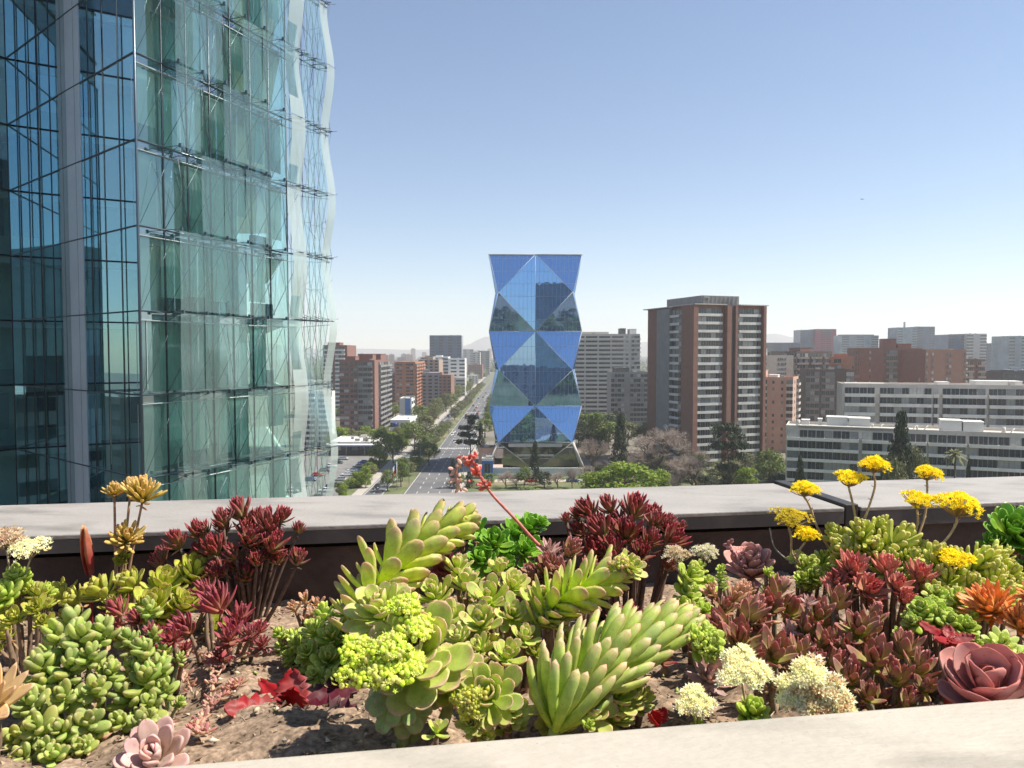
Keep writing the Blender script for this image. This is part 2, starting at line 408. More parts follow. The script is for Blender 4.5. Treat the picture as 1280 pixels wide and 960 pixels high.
# ---- pale slab block behind the faceted tower
A, B = AB(716, 520, 800, 520)
t = building('apartment_slab', 'long pale grey apartment slab with many thin balcony lines between glass and brown towers', 'building', A, B, 22, 19, Z(419, 520) / 19, M_CONC,
    cols('s8 .1 s8 .1 s8 .1 s8 .1 w3 .1.5 b6'), right=cols('.1 b4 .1'), roofbits=((.72, .8, .2, .7, 4.6, M_DARKC), (.86, .96, .2, .7, 4.2, M_WHITE), (.1, .55, .3, .7, 2.2, M_CONC)), balc=(1.0, .9), balc_mat=M_CONC)
b = MB(); Ax = Vector((A[0], A[1], 0)) - t.location
for k in range(19): b.box(Ax.x - .5, Ax.x + 38.5, Ax.y - .7, Ax.y - .02, k * Z(419, 520) / 19 - .15, k * Z(419, 520) / 19 + .75)
b.build('balcony_band', mat('band_beige', (.56, .53, .47), .8), t)
A, B = AB(764, 455, 812, 455)
building('low_apartment_block', 'darker grey ten storey block standing before the pale slab', 'building', A, B, 20, 11, Z(467, 455) / 11, M_GREYC,
    cols('b7 .1.4 .1.5 b9 .1'), roofbits=((.1, .5, .2, .6, 3.2, M_DARKC),), balc_mat=M_GREYC)
# ---- right of the brown tower
A, B = AB(946, 345, 992, 338)
building('salmon_building', 'salmon pink apartment building with narrow windows just right of brown tower', 'building', A, B, 22, 11, Z(474, 340) / 11, M_SALMON,
    cols('b5 .2 w1.6 .2.4 w1.6 .1 b3'), right=cols('.2 w1 .2 b3'), roofbits=((.0, .22, .2, .5, 3.6, M_SALMON), (.3, .55, .2, .5, 1.6, M_WHITE)), balc_mat=M_CONC)
A, B = AB(952, 440, 992, 445)
building('beige_building', 'beige apartment building with white window grid rising behind salmon block', 'building', A, B, 20, 15, Z(446, 440) / 15, mat('beige_render', (.45, .38, .31), .8),
    cols('.1 w1 w1 .6 w1 w1 w1 w1 w1 .4'), roofbits=((.05, .3, .2, .6, 4.5, M_WHITE), (.6, .9, .3, .7, 2.5, M_DARKC)))
A, B = AB(996, 460, 1040, 470)
building('dark_balcony_building', 'dark brown balcony block with a stepped brick top', 'building', A, B, 24, 13, Z(441, 465) / 13, mat('umber_brick', (.13, .085, .065), .85),
    cols('b5 .1 b5 .1 b4'), left=cols('b4 .1 b4'), roofbits=((.25, .6, .2, .6, 3.0, M_BRICK2),), balc_mat=mat('umber_band', (.24, .19, .16), .8))
A, B = AB(1008, 385, 1068, 380)
building('umber_building', 'lower dark umber apartment block with projecting grey balcony slabs', 'building', A, B, 20, 11, Z(464, 382) / 11, mat('umber_brick', (.13, .085, .065), .85),
    cols('b7 .1 b7 .6 b4'), right=cols('w1 .1 w1'), roofbits=(), balc_mat=mat('umber_band', (.24, .19, .16), .8))
A, B = AB(1036, 405, 1068, 400)
building('orange_stepped_building', 'orange brick block with arched upper openings stepping up', 'building', A, B, 16, 13, Z(448, 402) / 13, M_ORANGE,
    cols('w1 .1 b3 .4 w1'), roofbits=((.2, .75, .2, .7, 2.2, M_ORANGE),), balc_mat=M_ORANGE)
A, B = AB(1066, 420, 1152, 410)
building('wide_brick_building', 'wide dark red brick apartment building with brick rooftop tower', 'building', A, B, 24, 14, Z(437, 415) / 14, M_BRICK,
    cols('.1 w1 w1 .4 w1 .6 b5 .3 b5 .2'), right=cols('w1 .1 w1'), roofbits=((.46, .66, .2, .7, 5.8, M_BRICK2), (.68, .88, .2, .7, 3.0, M_BRICK)), balc_mat=mat('brown_band', (.30, .22, .18), .8))
A, B = AB(1157, 395, 1208, 400)
building('red_brick_building', 'square red brick apartment building with small windows beside the wide brick one', 'building', A, B, 20, 14, Z(439, 397) / 14, M_BRICK,
    cols('w1 .1 w1 .4 w1 w1 .4 w1'), left=cols('.1'), right=cols('b3 .1'), roofbits=())
A, B = AB(1207, 415, 1232, 415)
building('small_brick_building', 'small brick block with white balcony fronts on the right flank', 'building', A, B, 18, 13, Z(451, 415) / 13, M_BRICK2,
    cols('b2 .1 b2'), right=cols('w1 w1'), balc_mat=M_SALMON, roofbits=())
# ---- white terraced buildings
A, B = AB(1054, 250, 1340, 232)
tw = building('white_terrace_building', 'long off-white terraced apartment block, the farther of the two low white ones', 'building', A, B, 14, 11, Z(484, 243) / 11, mat('terrace_render', (.55, .50, .44), .8, var=.14, scale=.2),
    cols('.0.6 b9 .1.4 b15 .0.4 b1.4 .1.2 b12 .0.8 b12 .0.8 b9'), roofbits=((.02, .2, .2, .4, .8, M_WHITE), (.62, .82, .3, .8, 1.8, M_WHITE), (.45, .5, .3, .6, 1.4, M_WHITE)), balc_mat=mat('terrace_band', (.74, .69, .62), .8), balc=(1.5, .8))
A, B = AB(984, 216, 1340, 190)
tw2 = building('white_terrace_building', 'near white terraced apartment block with white rooftop boxes and open balconies', 'building', A, B, 14, 8, Z(536, 214) / 8, mat('terrace_render2', (.52, .48, .42), .8, var=.14, scale=.2),
    cols('.0.3 b3 b6 b4 b4 .0.8 b7 .0.3 b7 .0.4 b8 .0.6 b6 b7 b7'), left=cols('.1 w1 .1 w1'), roofbits=((.16, .24, .25, .6, 3.1, M_WHITE), (.245, .325, .2, .6, 3.0, M_WHITE), (.585, .655, .2, .6, 3.2, M_WHITE), (.66, .73, .2, .6, 3.0, M_WHITE), (.06, .09, .3, .5, 2.0, M_WHITE), (.125, .14, .3, .5, 2.4, M_WHITE), (.05, .42, .0, .12, .75, M_CONC)), balc_mat=mat('terrace_band2', (.76, .71, .64), .8), balc=(1.7, .6))
b = MB(); Ax = Vector((A[0], A[1], 0)); Bx = Vector((B[0], B[1], 0)); uu = (Bx - Ax).normalized(); nn = Vector((-uu.y, uu.x, 0))
zt = Z(536, 214)
for s, r in ((.045, 1.0), (.335, .5), (.46, .7), (.5, .4), (.8, .8), (.6, 1.2)):
    p = Ax + (Bx - Ax) * s + nn * 4 - tw2.location
    b.tube([p + Vector((0, 0, zt + .1)), p + Vector((0, 0, zt + 1.2 + r))], r * .6, 10)
    b.tube([p + Vector((1.5, 0, zt + .1)), p + Vector((3.2, .4, zt + 1.6))], .12, 6)
b.build('roof_tank', M_CONC, tw2)
# ---- left side blocks
A, B = AB(424, 400, 468, 400)
building('brick_apartment_building', 'tall red brick apartment building facing the avenue with grey window bays', 'building', A, B, 50, 14, Z(452, 405) / 14, M_BRICK2,
    cols('W4 .0.6 W3 .0.4 b6 .1'), right=cols('.6 b3 b4 b4 .0.5 b4 b4'), roofbits=((.1, .4, .1, .3, 2.6, M_BRICK2), (.5, .8, .3, .5, 3.6, M_BRICK2), (.2, .9, .6, .9, 3.8, M_BRICK2)), balc_mat=mat('bay_grey', (.24, .23, .22), .8), balc=(1.2, .9))
A, B = AB(493, 560, 519, 560)
building('orange_office_building', 'bright orange brick block with blue windows beyond the red brick one', 'building', A, B, 60, 15, Z(454, 560) / 15, M_ORANGE,
    cols('.1 W3 .2 W4 .1'), right=cols('b4 .1 b4 .1 b4 .1 b4 .1'), roofbits=((.1, .9, .05, .4, .9, M_ORANGE),), balc_mat=M_ORANGE)
A, B = AB(404, 520, 434, 520)
building('tan_tower', 'brick and cream tower partly behind the wavy glass edge', 'building', A, B, 30, 17, Z(433, 520) / 17, M_BRICK2,
    cols('b4 .1 b4 .1'), roofbits=((.1, .6, .2, .6, 2.5, M_BRICK2),), balc_mat=M_WHITE)
A, B = AB(376, 360, 414, 360)
building('white_balcony_building', 'white balcony block seen beside the glass tower edge', 'building', A, B, 7, 10, Z(492, 356) / 10, M_WHITE,
    cols('b4 .1 b4'), roofbits=(), balc_mat=M_WHITE)
# low commercial building with flat canopy
t = building('low_shop_building', 'low commercial building with flat white canopy roof at the parking lot end', 'building', (-80, 333), (-58, 333), 22, 1, 5.2, M_DARKC, cols('W8 W8 W8'), right=cols('W3 W3'), roof=M_WHITE, parapet=.5)
b = MB(); b.box(-12.5, 13, -16, -8, 4.0, 4.7); b.build('canopy', M_WHITE, t)
for x in (-11, -3, 5, 12): b = MB(); b.box(x - .15, x + .15, -15.6, -15.3, 0, 4.0); b.build('column', M_GREYC, t)
b = MB(); b.box(-12.4, 12.9, -16.12, -16.01, 4.1, 4.6); b.build('fascia', mat('blue_fascia', (.05, .10, .30), .5), t)
t = building('white_shop_building', 'small white commercial building with a round blue sign beside the avenue trees', 'building', (X(487, 395), 395), (X(512, 395), 395), 30, 2, 4.4, M_WHITE, cols('W3 .1 W3'), right=cols('W2 W2 .3 W2'), balc_mat=M_WHITE)
b = MB(); b.tube([(-2.5, -15.25, 7.2), (-2.5, -15.05, 7.2)], 1.3, 20); b.build('sign_disc', mat('blue_sign', (.03, .06, .25), .5), t)
t = building('white_sign_building', 'white block with tall blue advertising panel by the orange building', 'building', (X(499, 450), 450), (X(514, 450), 450), 16, 4, 4.2, M_WHITE, cols('.1'), right=cols('w1 w1'))
b = MB(); b.box(-.2, 2.8, -8.3, -8.05, 6, 17.5); b.build('sign_panel', mat('sky_blue_sign', (.10, .25, .6), .5), t)
t = building('blue_kiosk', 'small blue site cabin left of the faceted tower base', 'cabin', (X(602, 268), 268), (X(616, 268), 268), 4, 1, 6.4, mat('kiosk_blue', (.03, .13, .42), .5), cols('.1 W3 .1'), roof=M_WHITE)
building('tan_house', 'small tan flat roofed house behind the blue cabin', 'house', (X(598, 285), 285), (X(618, 285), 285), 9, 2, 4.0, mat('tan_render', (.42, .27, .2), .8), cols('.1 w2 .1 w2 .1'))
# ---- hazy middle and far buildings, each its own
M_BG = mat('far_blue_glass', (.06, .10, .17), .15, var=.4, scale=.08)
M_BG2 = mat('far_teal_glass', (.16, .22, .26), .2, var=.4, scale=.1)
M_REDP = mat('far_red_panels', (.28, .02, .04), .6, var=.1)
def far(name, label, px0, px1, pt, D, m, pat, fh=3.6, dep=30, side=None, bits=(), cat='building', group=None, balc_mat=None):
    A, B = AB(px0, D, px1, D); h = Z(pt, D); n = max(2, round(h / fh))
    return building(name, label, cat, A, B, dep, n, h / n, m, cols(pat), left=cols(side) if side else None, right=cols(side) if side else None, roofbits=bits, group=group, balc_mat=balc_mat)
far('dark_glass_building', 'dark blue glass office block on the left skyline', 537, 577, 420, 950, M_BG, 's1 .1 s1 .1 s1 .1 s1')
far('white_office_building', 'white office block with vertical window bays under the dark glass block', 540, 560, 447, 800, M_WHITE, 's3 .2 s3', bits=((.2, .6, .2, .6, 2, M_WHITE),))
far('white_office_building', 'bright white office block with grid front left of the avenue', 560, 581, 449, 790, M_WHITE, '.2 s4 .2 s4')
far('grey_block', 'grey block left of the white offices', 528, 541, 456, 760, M_GREYC, 's1 .1 s1')
far('pale_podium_building', 'low pale building at the foot of the white offices', 555, 581, 474, 770, M_CONC, 's3 .1 s3')
far('hazy_tower', 'slim grey hazy tower nearest the faceted tower', 598, 612, 439, 1500, M_GREYC, 's1 .1 s1')
far('hazy_tower', 'wide hazy tower beside the avenue end', 578, 592, 437, 1700, M_CONC, 's1 .1 s1')
far('hazy_tower', 'pale hazy tower between two darker ones above the avenue', 591, 600, 441, 1350, M_CONC, 's1 .1 s1')
far('red_blue_office_building', 'dark red panelled office block beside a blue one', 1019, 1045, 412, 1250, M_REDP, '.1 s1 s1 .1')
far('blue_office_building', 'blue glass office block joined left of the dark red one', 1000, 1019, 413, 1255, M_BG, 's1 .1 s1')
far('long_glass_building', 'long pale blue glass office building with white patches', 1052, 1098, 420, 1150, M_BG2, 's1 .1 s1 .1 s1', bits=((0, .9, .1, .5, 2, M_BG),))
far('low_glass_building', 'low blue glass offices left of the dark red block', 956, 999, 429, 1300, M_BG, 's1 s1 .1 s1')
far('grey_glass_tower', 'broad grey glass tower with rooftop mast on the right skyline', 1122, 1146, 410, 1100, M_BG2, 's1 .2 s1', bits=((.55, .6, .4, .5, 9, M_STEEL),))
far('blue_glass_tower', 'darker blue glass tower attached to the broad grey one', 1146, 1168, 409, 1105, M_BG, 's1 .1 s1')
far('striped_office_tower', 'pale office tower with horizontal stripes on the right', 1208, 1233, 418, 900, M_CONC, 's1 .1 s1')
far('blue_office_tower', 'blue glass wing left of the striped office tower', 1185, 1208, 419, 905, M_BG, 's1 .1 s1')
far('teal_office_tower', 'narrow blue hazy tower right of the striped one', 1234, 1249, 430, 1000, M_BG, 's1 .1 s1')
far('edge_glass_tower', 'grey glass tower cut by the right edge of the view', 1261, 1300, 421, 820, M_BG2, 's1 .1 s1 .1 s1')
far('hazy_tower', 'pale low hazy tower between the two right hand glass towers', 1249, 1260, 434, 1500, M_CONC, 's1 .1 s1')
far('blue_low_office', 'low blue office wing right of the grey glass tower', 1168, 1186, 429, 1120, M_BG, 's1 .1 s1')
far('grey_shed', 'dark flat roofed block at the right edge above the white terraces', 1255, 1300, 466, 420, M_DARKC, 's1 .1 s1')
M_F = [mat('distant_pale', (.42, .40, .38), .8), mat('distant_tan', (.36, .27, .21), .8), mat('distant_grey', (.24, .25, .27), .8), mat('distant_brick', (.26, .14, .10), .8)]
names = ['pale concrete', 'tan rendered', 'blue grey', 'brick coloured']
protos = []
for k in range(8):
    w = (14, 18, 22, 30)[k % 4]; h = (14, 24, 34, 45)[(k * 3) % 4] if k < 4 else (8, 11, 18, 30)[k % 4]
    b = MB(); b.box(-w / 2, w / 2, -8, 8, 0, h, 0); b.box(-w / 5, w / 6, -4, 4, h + .01, h + 2.5, 0)
    for z in range(int(h // 3.2)):
        nb_ = int(w // 4)
        for j in range(nb_):
            x = -w / 2 + (j + .5) * w / nb_
            b.box(x - 1.2, x + 1.2, -8.1, -8.002, z * 3.2 + 1, z * 3.2 + 2.5, 1)
    protos.append((b.mesh('city_block', [M_F[k % 4], M_WD]), names[k % 4]))
r2 = random.Random(5)
zones = [(526, 612, 600, 1500, 26), (588, 612, 900, 2600, 10), (950, 1000, 520, 1400, 10), (1230, 1290, 480, 1400, 14), (1040, 1290, 1150, 2300, 22), (424, 540, 620, 2500, 26), (560, 1280, 2200, 5200, 46), (424, 620, 2500, 5200, 40)]
for a, c, d0, d1, n in zones:
    for i in range(n):
        D = d0 + (d1 - d0) * r2.random() ** 1.3; px = r2.uniform(a, c); x = X(px, D)
        if -56 < x < -8 and D < 2000: x -= 60
        me, nm = protos[r2.randrange(8)]
        o = link('city_block', me, None, (x, D, 0), r2.uniform(-.4, .4))
        s = r2.uniform(.75, 1.1); o.scale = (s, s, min(s * (1 if D < 2200 else r2.uniform(.8, 1.5)), (62 / 45) if D > 2200 else .85))
        z = 'near the avenue' if D < 1500 and px < 620 else ('in the mid distance on the right' if D < 1500 else 'on the hazy horizon')
        tag(o, '%s city block standing %s' % (nm, z), 'building', '%s city blocks %s' % (nm, z))
# ================================================================ GLASS TOWER ON THE LEFT
GW = glassmat('wing_glass', (.66, .86, .86), .36, (.66, .86, .84), 0.0, .8)
GA = glassmat('facade_glass_blue', (.74, .95, .93), .20, (.72, .90, 1.0), 0.0, 1.0)
GR = glassmat('facade_glass_teal', (.74, 1.0, .90), .17, (.66, .95, .98), 0.0, .9, milk=(.62, .88, .80), milkf=.10)
GS = glassmat('skin_glass', (.90, 1.0, .97), .04, (.70, .97, 1.0), 0.0, .9, milk=(.70, .92, .86), milkf=.14)
GM = glassmat('frosted_glass', (.78, .92, .88), .05, (.85, .97, 1.0), .05, .5, milk=(.82, .90, .84), milkf=.62)
M_MUL = mat('dark_mullion', (.045, .065, .085), .35, .3, var=.1)
M_ROD = mat('steel_rod', (.12, .16, .18), .35, .6, var=.1)
M_SLABE = mat('slab_edge', (.40, .47, .45), .6, var=.1)
M_CEIL = mat('office_ceiling', (.62, .68, .62), .8, var=.06)
M_FLOORI = mat('office_floor', (.22, .23, .22), .8, var=.1)
M_CORE = mat('office_core', (.58, .76, .70), .8, var=.2, scale=.5)
M_BLIND = mat('blind_mint', (.86, .94, .87), .8, var=.05)
M_BLIND2 = mat('blind_grey', (.40, .48, .46), .8, var=.06)
M_DARKI = mat('dark_office', (.05, .065, .07), .6, var=.2)
M_PALEC = mat('pale_column', (.82, .86, .92), .6, var=.06)
GC = Vector((-17.6, 36.0, 0)); DR = Vector((.39, 1, 0)).normalized(); NR = Vector((DR.y, -DR.x, 0))
DA = Vector((-1.184, 1, 0)).normalized(); NA = Vector((-DA.y, DA.x, 0))
if NA.dot(-GC) < 0: NA = -NA
RL = 11.0; AL = 17.6; ZF = [34.95 + 4 * k for k in range(9)]
GK = GC + DA * AL; GE = GC + DR * RL; GB = GK - DR * 16
poly = [GC, GE, Vector((-19, 62, 0)), Vector((-82, 62, 0)), Vector((-82, 34, 0)), GB, GK]
gt = thing('glass_tower', 'big teal glass office tower filling the left side with a wavy outer skin', 'building', (GC.x, GC.y, 0))
o0 = gt.location.copy()
def inset(d):
    c = [GC - (NR + NA).normalized() * d * 1.25, GE - NR * d + DR * -d * .2, Vector((-19.5 - d, 62 - d, 0)), Vector((-82 + d, 62 - d, 0)), Vector((-82 + d, 34 + d, 0)), GB - NR * d, GK - (NA + NR).normalized() * d * 1.2]
    return [(p.x - o0.x, p.y - o0.y) for p in c]
# lower and upper shafts (outside the closely seen storeys)
for nm, z0, z1 in (('lower_shaft', 0, 34.9), ('upper_shaft', 67.05, 92)):
    b = MB(); b.prism(inset(.1), z0, z1); b.build(nm, mat('shaft_glass', (.05, .13, .16), .08, var=.5, scale=.25, spec=.8), gt)
    b = MB(); z = z0 + 2
    pl = inset(-.02)
    while z < z1:
        for i in range(len(pl)): b.tube([Vector(pl[i] + (z,)), Vector(pl[(i + 1) % len(pl)] + (z,))], .07, 4)
        z += 4
    b.build('transom_rail', M_MUL, gt)
inp = inset(.32)
for k, z in enumerate(ZF):
    b = MB(); b.prism(inp, z - .42, z - .04, 0); slab_ = b.build('floor_slab', M_CEIL if k else M_FLOORI, gt)
    b = MB(); b.prism(inset(.5), z - .036, z - .01); b.build('office_floor', M_FLOORI, slab_)
b = MB(); b.prism(inset(3.2), 34.95, 66.9); b.build('core_wall', M_CORE, gt)
def strip(A, d, n, s0, s1, z0, z1, off, thick=.03):
    p = A + d * s0 + n * off - o0; q = A + d * s1 + n * off - o0; t = n * thick
    vs = [p + Vector((0, 0, z0)), q + Vector((0, 0, z0)), q + Vector((0, 0, z1)), p + Vector((0, 0, z1))]
    return [v for v in vs] + [v - t for v in vs]
BF = [(0, 1, 2, 3), (7, 6, 5, 4), (0, 4, 5, 1), (1, 5, 6, 2), (2, 6, 7, 3), (3, 7, 4, 0)]
def panel(name, m, A, d, n, s0, s1, z0, z1, off, thick=.03):
    b = MB(); b.add(strip(A, d, n, s0, s1, z0, z1, off, thick), BF); return b.build(name, m, gt)
def single(name, m, A, d, n, s0, s1, z0, z1, off):
    b = MB(); b.add(strip(A, d, n, s0, s1, z0, z1, off)[:4], [(0, 1, 2, 3)]); return b.build(name, m, gt)
rg = random.Random(3)
NC = 7; cw = RL / NC
for k in range(8):
    z0, z1 = ZF[k], ZF[k + 1]
    # --- right (sunny) face: inner glazing, blinds and furniture
    for c in range(NC):
        s0, s1 = c * cw, (c + 1) * cw
        single('glass_pane', GR, GC, DR, NR, s0 + .04, s1 - .04, z0 + .02, z1 - .45, 0)
        r = rg.random()
        if r < .74:
            h = rg.choice((1, 1, .8, .55, .75)); panel('blind', M_BLIND if rg.random() < .8 else M_BLIND2, GC, DR, NR, s0 + .1, s1 - .1, z1 - .45 - (z1 - z0 - .5) * h, z1 - .46, -.3)
        elif r < .75: panel('blind', M_BLIND2, GC, DR, NR, s0 + .1, s1 - .1, z0 + .05, z0 + rg.uniform(1, 1.9), -.34)
        if rg.random() < .35 and c > 1: panel('desk', M_DARKI, GC, DR, NR, s0, s1, z0 + .02, z0 + .95, -1.1, .4)
    single('spandrel_glass', glassmat('spandrel', (.62, .8, .78), .3, (.85, .97, 1), 0, .6), GC, DR, NR, 0, RL, z1 - .44, z1, 0.02)
    for kk, (zz, rr) in enumerate(((z1 - .45, .04), (z1 + .0, .05))):
        b = MB(); b.tube([GC + NR * .05 + Vector((0, 0, zz)) - o0, GE + NR * .05 + Vector((0, 0, zz)) - o0], rr, 4); b.build('transom', M_ROD if kk else M_SLABE, gt)
# mullions of the right face
for c in range(NC + 1):
    b = MB(); s = c * cw
    p = GC + DR * s + NR * .03 - o0
    b.tube([p + Vector((0, 0, 34.9)), p + Vector((0, 0, 67))], .05 if c else .07, 4); b.build('mullion' if c else 'corner_post', M_MUL if c else mat('corner_post', (.10, .14, .18), .3, .3), gt)
# --- left (shaded) face
NAc = 10; aw = AL / NAc
for k in range(8):
    z0, z1 = ZF[k], ZF[k + 1]
    for c in range(NAc):
        s0, s1 = c * aw, (c + 1) * aw
        single('window_glass', GA, GC, DA, NA, s0 + .035, s1 - .035, z0 + .04, z1 - .04, rg.uniform(-.004, .004))
        r = rg.random()
        if not (6.2 < s0 + aw / 2 < 9.6):
            if r < .45: panel('roller_blind', M_BLIND2 if rg.random() < .4 else M_BLIND, GC, DA, NA, s0 + .08, s1 - .08, z1 - .45 - rg.choice((1.1, 2.0, 3.3)), z1 - .46, -.35)
            elif r < .58 and c > 1: panel('cabinet', M_DARKI, GC, DA, NA, s0 + .1, s1 - .1, z0 + .02, z0 + rg.uniform(.9, 2.0), -.9, .4)
    b = MB(); b.tube([GC + NA * .02 + Vector((0, 0, z1)) - o0, GK + NA * .02 + Vector((0, 0, z1)) - o0], .042, 4); b.build('transom', M_MUL, gt)
for c in range(1, NAc + 1):
    b = MB(); p = GC + DA * (c * aw) + NA * .02 - o0
    b.tube([p + Vector((0, 0, 34.9)), p + Vector((0, 0, 67))], .02, 4); b.build('mullion', M_MUL, gt)
panel('pale_panel_strip', mat('pale_fritted', (.56, .62, .68), .18, spec=.6, var=.12, scale=.3), GC, DA, NA, 6.35, 8.2, 34.96, 66.9, .03, .05)
panel('grey_panel_strip', mat('grey_fritted', (.32, .40, .44), .15, spec=.6, var=.12, scale=.3), GC, DA, NA, 8.25, 9.3, 34.96, 66.9, .025, .05)
panel('dark_riser', M_DARKI, GC, DA, NA, 9.6, 11.6, 34.96, 66.9, -.07, .2)
# --- wing face coming towards the viewer
for k in range(8):
    z0, z1 = ZF[k], ZF[k + 1]
    for c in range(10):
        single('wing_glass', GW, GK, -DR, NR, c * 1.6 + .04, c * 1.6 + 1.56, z0 + .04, z1 - .04, 0)
        if rg.random() < .45: panel('wing_blind', rg.choice((M_BLIND2, M_PALEC, M_DARKI)), GK, -DR, NR, c * 1.6 + .1, c * 1.6 + 1.5, z0 + .05 + rg.choice((0, 1.2)), z1 - .5, -.4)
    b = MB(); b.tube([GK + NR * .02 + Vector((0, 0, z1)) - o0, GB + NR * .02 + Vector((0, 0, z1)) - o0], .07, 4); b.build('transom', M_MUL, gt)
for c in range(11):
    b = MB(); p = GK - DR * (c * 1.6) + NR * .02 - o0
    b.tube([p + Vector((0, 0, 34.9)), p + Vector((0, 0, 67))], .02, 4); b.build('mullion', M_MUL, gt)
# --- wavy outer skin on brackets and tension rods
def wav(s, z):
    ph = math.floor(s / cw + 1e-4) * 1.7
    return .95 + .035 * math.sin((z - 34.95) / 4 * math.pi * .5 + ph) + .015 * math.sin((z - 34.95) / 4 * math.pi * 1.7 + ph * 2)
def skin(s0, s1, z0, z1, m, name='skin_panel', amp=1.0, base=0.0):
    b = MB(); nz = 10; vs = []
    for i in range(nz + 1):
        z = z0 + (z1 - z0) * i / nz; w = base + .95 + (wav((s0 + s1) / 2, z) - .95) * amp
        for s in (s0, s1): vs.append(GC + DR * s + NR * w + Vector((0, 0, z)) - o0)
    b.add(vs, [(2 * i, 2 * i + 1, 2 * i + 3, 2 * i + 2) for i in range(nz)], 0, None, True); return b.build(name, m, gt)
for k in range(8):
    z0, z1 = ZF[k], ZF[k + 1]
    for c in range(NC):
        s0, s1 = c * cw, (c + 1) * cw
        if (c * 7 + k * 3) % 5 < (4 if c > 0 else 0): skin(s0 + .02, s1 - .02, z0 + .06, z1 - .06, GS)
        b = MB()
        q = lambda s, w, z: GC + DR * s + NR * w + Vector((0, 0, z)) - o0
        if c: 
            b.tube([q(s0 + .05, .06, z0 + .1), q(s1 - .05, .9, z1 - .5)], .019, 3); b.tube([q(s1 - .05, .06, z0 + .1), q(s0 + .05, .9, z1 - .5)], .019, 3)
            b.tube([q((s0 + s1) / 2, .9, z0 + .15), q(s0 + .05, .5, z1 - .4)], .011, 3); b.tube([q((s0 + s1) / 2, .9, z0 + .15), q(s1 - .05, .5, z1 - .4)], .011, 3)
            b.tube([q(s0, .05, z1), q(s0, 1.1, z1)], .022, 4); b.tube([q(s0, .05, z1 - .45), q(s0, 1.1, z1)], .016, 3)
            b.tube([q(s0, .05, z1), q(s1, 1.05, z1 - .1)], .014, 3); b.tube([q(s0, 1.05, z1), q(s1, .05, z1 - .1)], .014, 3)
            b.box(q(s0, 1.12, z1).x - .06, q(s0, 1.12, z1).x + .06, q(s0, 1.12, z1).y - .05, q(s0, 1.12, z1).y + .05, z1 - .09, z1 + .09)
        else: b.tube([q(.1, .05, z0 + .1), q(s1 - .05, .6, z1 - .4)], .013, 3)
        b.build('tension_rods', M_ROD, gt)
# frosted ribbon at the end of the inner face, then the free-standing wavy edge
def ribbon(s0, s1, base, amp, m, name, ph=0, per=8.0):
    for k in range(8):
        b = MB(); vs = []; nz = 12
        for i in range(nz + 1):
            z = ZF[k] + .03 + 3.94 * i / nz; w = base + amp * math.sin((z - 41) / per * 2 * math.pi + ph)
            for s in (s0, s1): vs.append(GC + DR * s + NR * w + Vector((0, 0, z)) - o0)
        b.add(vs, [(2 * i, 2 * i + 1, 2 * i + 3, 2 * i + 2) for i in range(nz)], 0, None, True); b.build(name, m, gt)
ribbon(10.1, 11.4, .95, .20, GM, 'frosted_panel', .6)
ribbon(11.5, 12.5, .9, .22, GS, 'edge_panel', 2.0)
ribbon(12.5, 13.5, .95, .24, GS, 'edge_panel', 2.8)
ribbon(13.5, 14.3, 1.0, .26, GM, 'edge_ribbon', 3.4)
for k in range(9):
    z = ZF[k]; b = MB(); q = lambda s, w, zz: GC + DR * s + NR * w + Vector((0, 0, zz)) - o0
    for s in (11.0, 11.8, 12.6, 13.4, 14.1):
        w = .85
        b.tube([q(s, .02, z), q(s, w + .35, z)], .03, 4); b.tube([q(s, .02, z + .35), q(s, w + .3, z)], .018, 4)
        b.tube([q(s, w - .5, z), q(s + .7, w + .2, z + .2)], .018, 3)
    b.tube([q(11, .1, z), q(14.3, .15, z)], .04, 4); b.tube([q(11, .8, z), q(14.4, .85, z)], .03, 4); b.tube([q(11, .1, z - .5), q(14.3, .8, z - .2)], .02, 4)
    if k < 8:
        for s in (11.2, 11.8, 12.4, 13.0, 13.6, 14.1):
            b.tube([q(s, .3, z), q(s + .4, .8, z + 4)], .013, 3); b.tube([q(s + .4, .8, z), q(s, .3, z + 4)], .013, 3)
            b.tube([q(s, .15, z), q(s, .15, z + 4)], .016, 3)
            b.tube([q(s, .3, z + 2), q(s + .3, .9, z + rg.uniform(1, 3))], .012, 3)
    b.build('edge_truss', M_ROD, gt)

# ================================================================ FACETED TOWER
DXc, DYc = 8.8, 302.0
dm = thing('faceted_tower', 'hourglass shaped mirror glass tower of triangular blue facets in the centre', 'building', (DXc, DYc, 0))
fg = bpy.data.materials.new('facet_glass'); fg.use_nodes = True
N = fg.node_tree.nodes; L = fg.node_tree.links; N.clear()
out = N.new('ShaderNodeOutputMaterial'); tc = N.new('ShaderNodeTexCoord'); sp = N.new('ShaderNodeSeparateXYZ'); L.new(tc.outputs['Object'], sp.inputs[0])
def gridline(src, per, wd, off=0):
    a = N.new('ShaderNodeMath'); a.operation = 'MULTIPLY_ADD'; a.inputs[1].default_value = 1 / per; a.inputs[2].default_value = 50 + off; L.new(src, a.inputs[0])
    b = N.new('ShaderNodeMath'); b.operation = 'FRACT'; L.new(a.outputs[0], b.inputs[0])
    c = N.new('ShaderNodeMath'); c.operation = 'LESS_THAN'; c.inputs[1].default_value = wd; L.new(b.outputs[0], c.inputs[0]); return c.outputs[0]
v1 = gridline(sp.outputs['X'], 1.55, .055); v2 = gridline(sp.outputs['Z'], 4.7, .022); v3 = gridline(sp.outputs['Y'], 1.55, .0)
mxm = N.new('ShaderNodeMath'); mxm.operation = 'MAXIMUM'; L.new(v1, mxm.inputs[0]); L.new(v2, mxm.inputs[1])
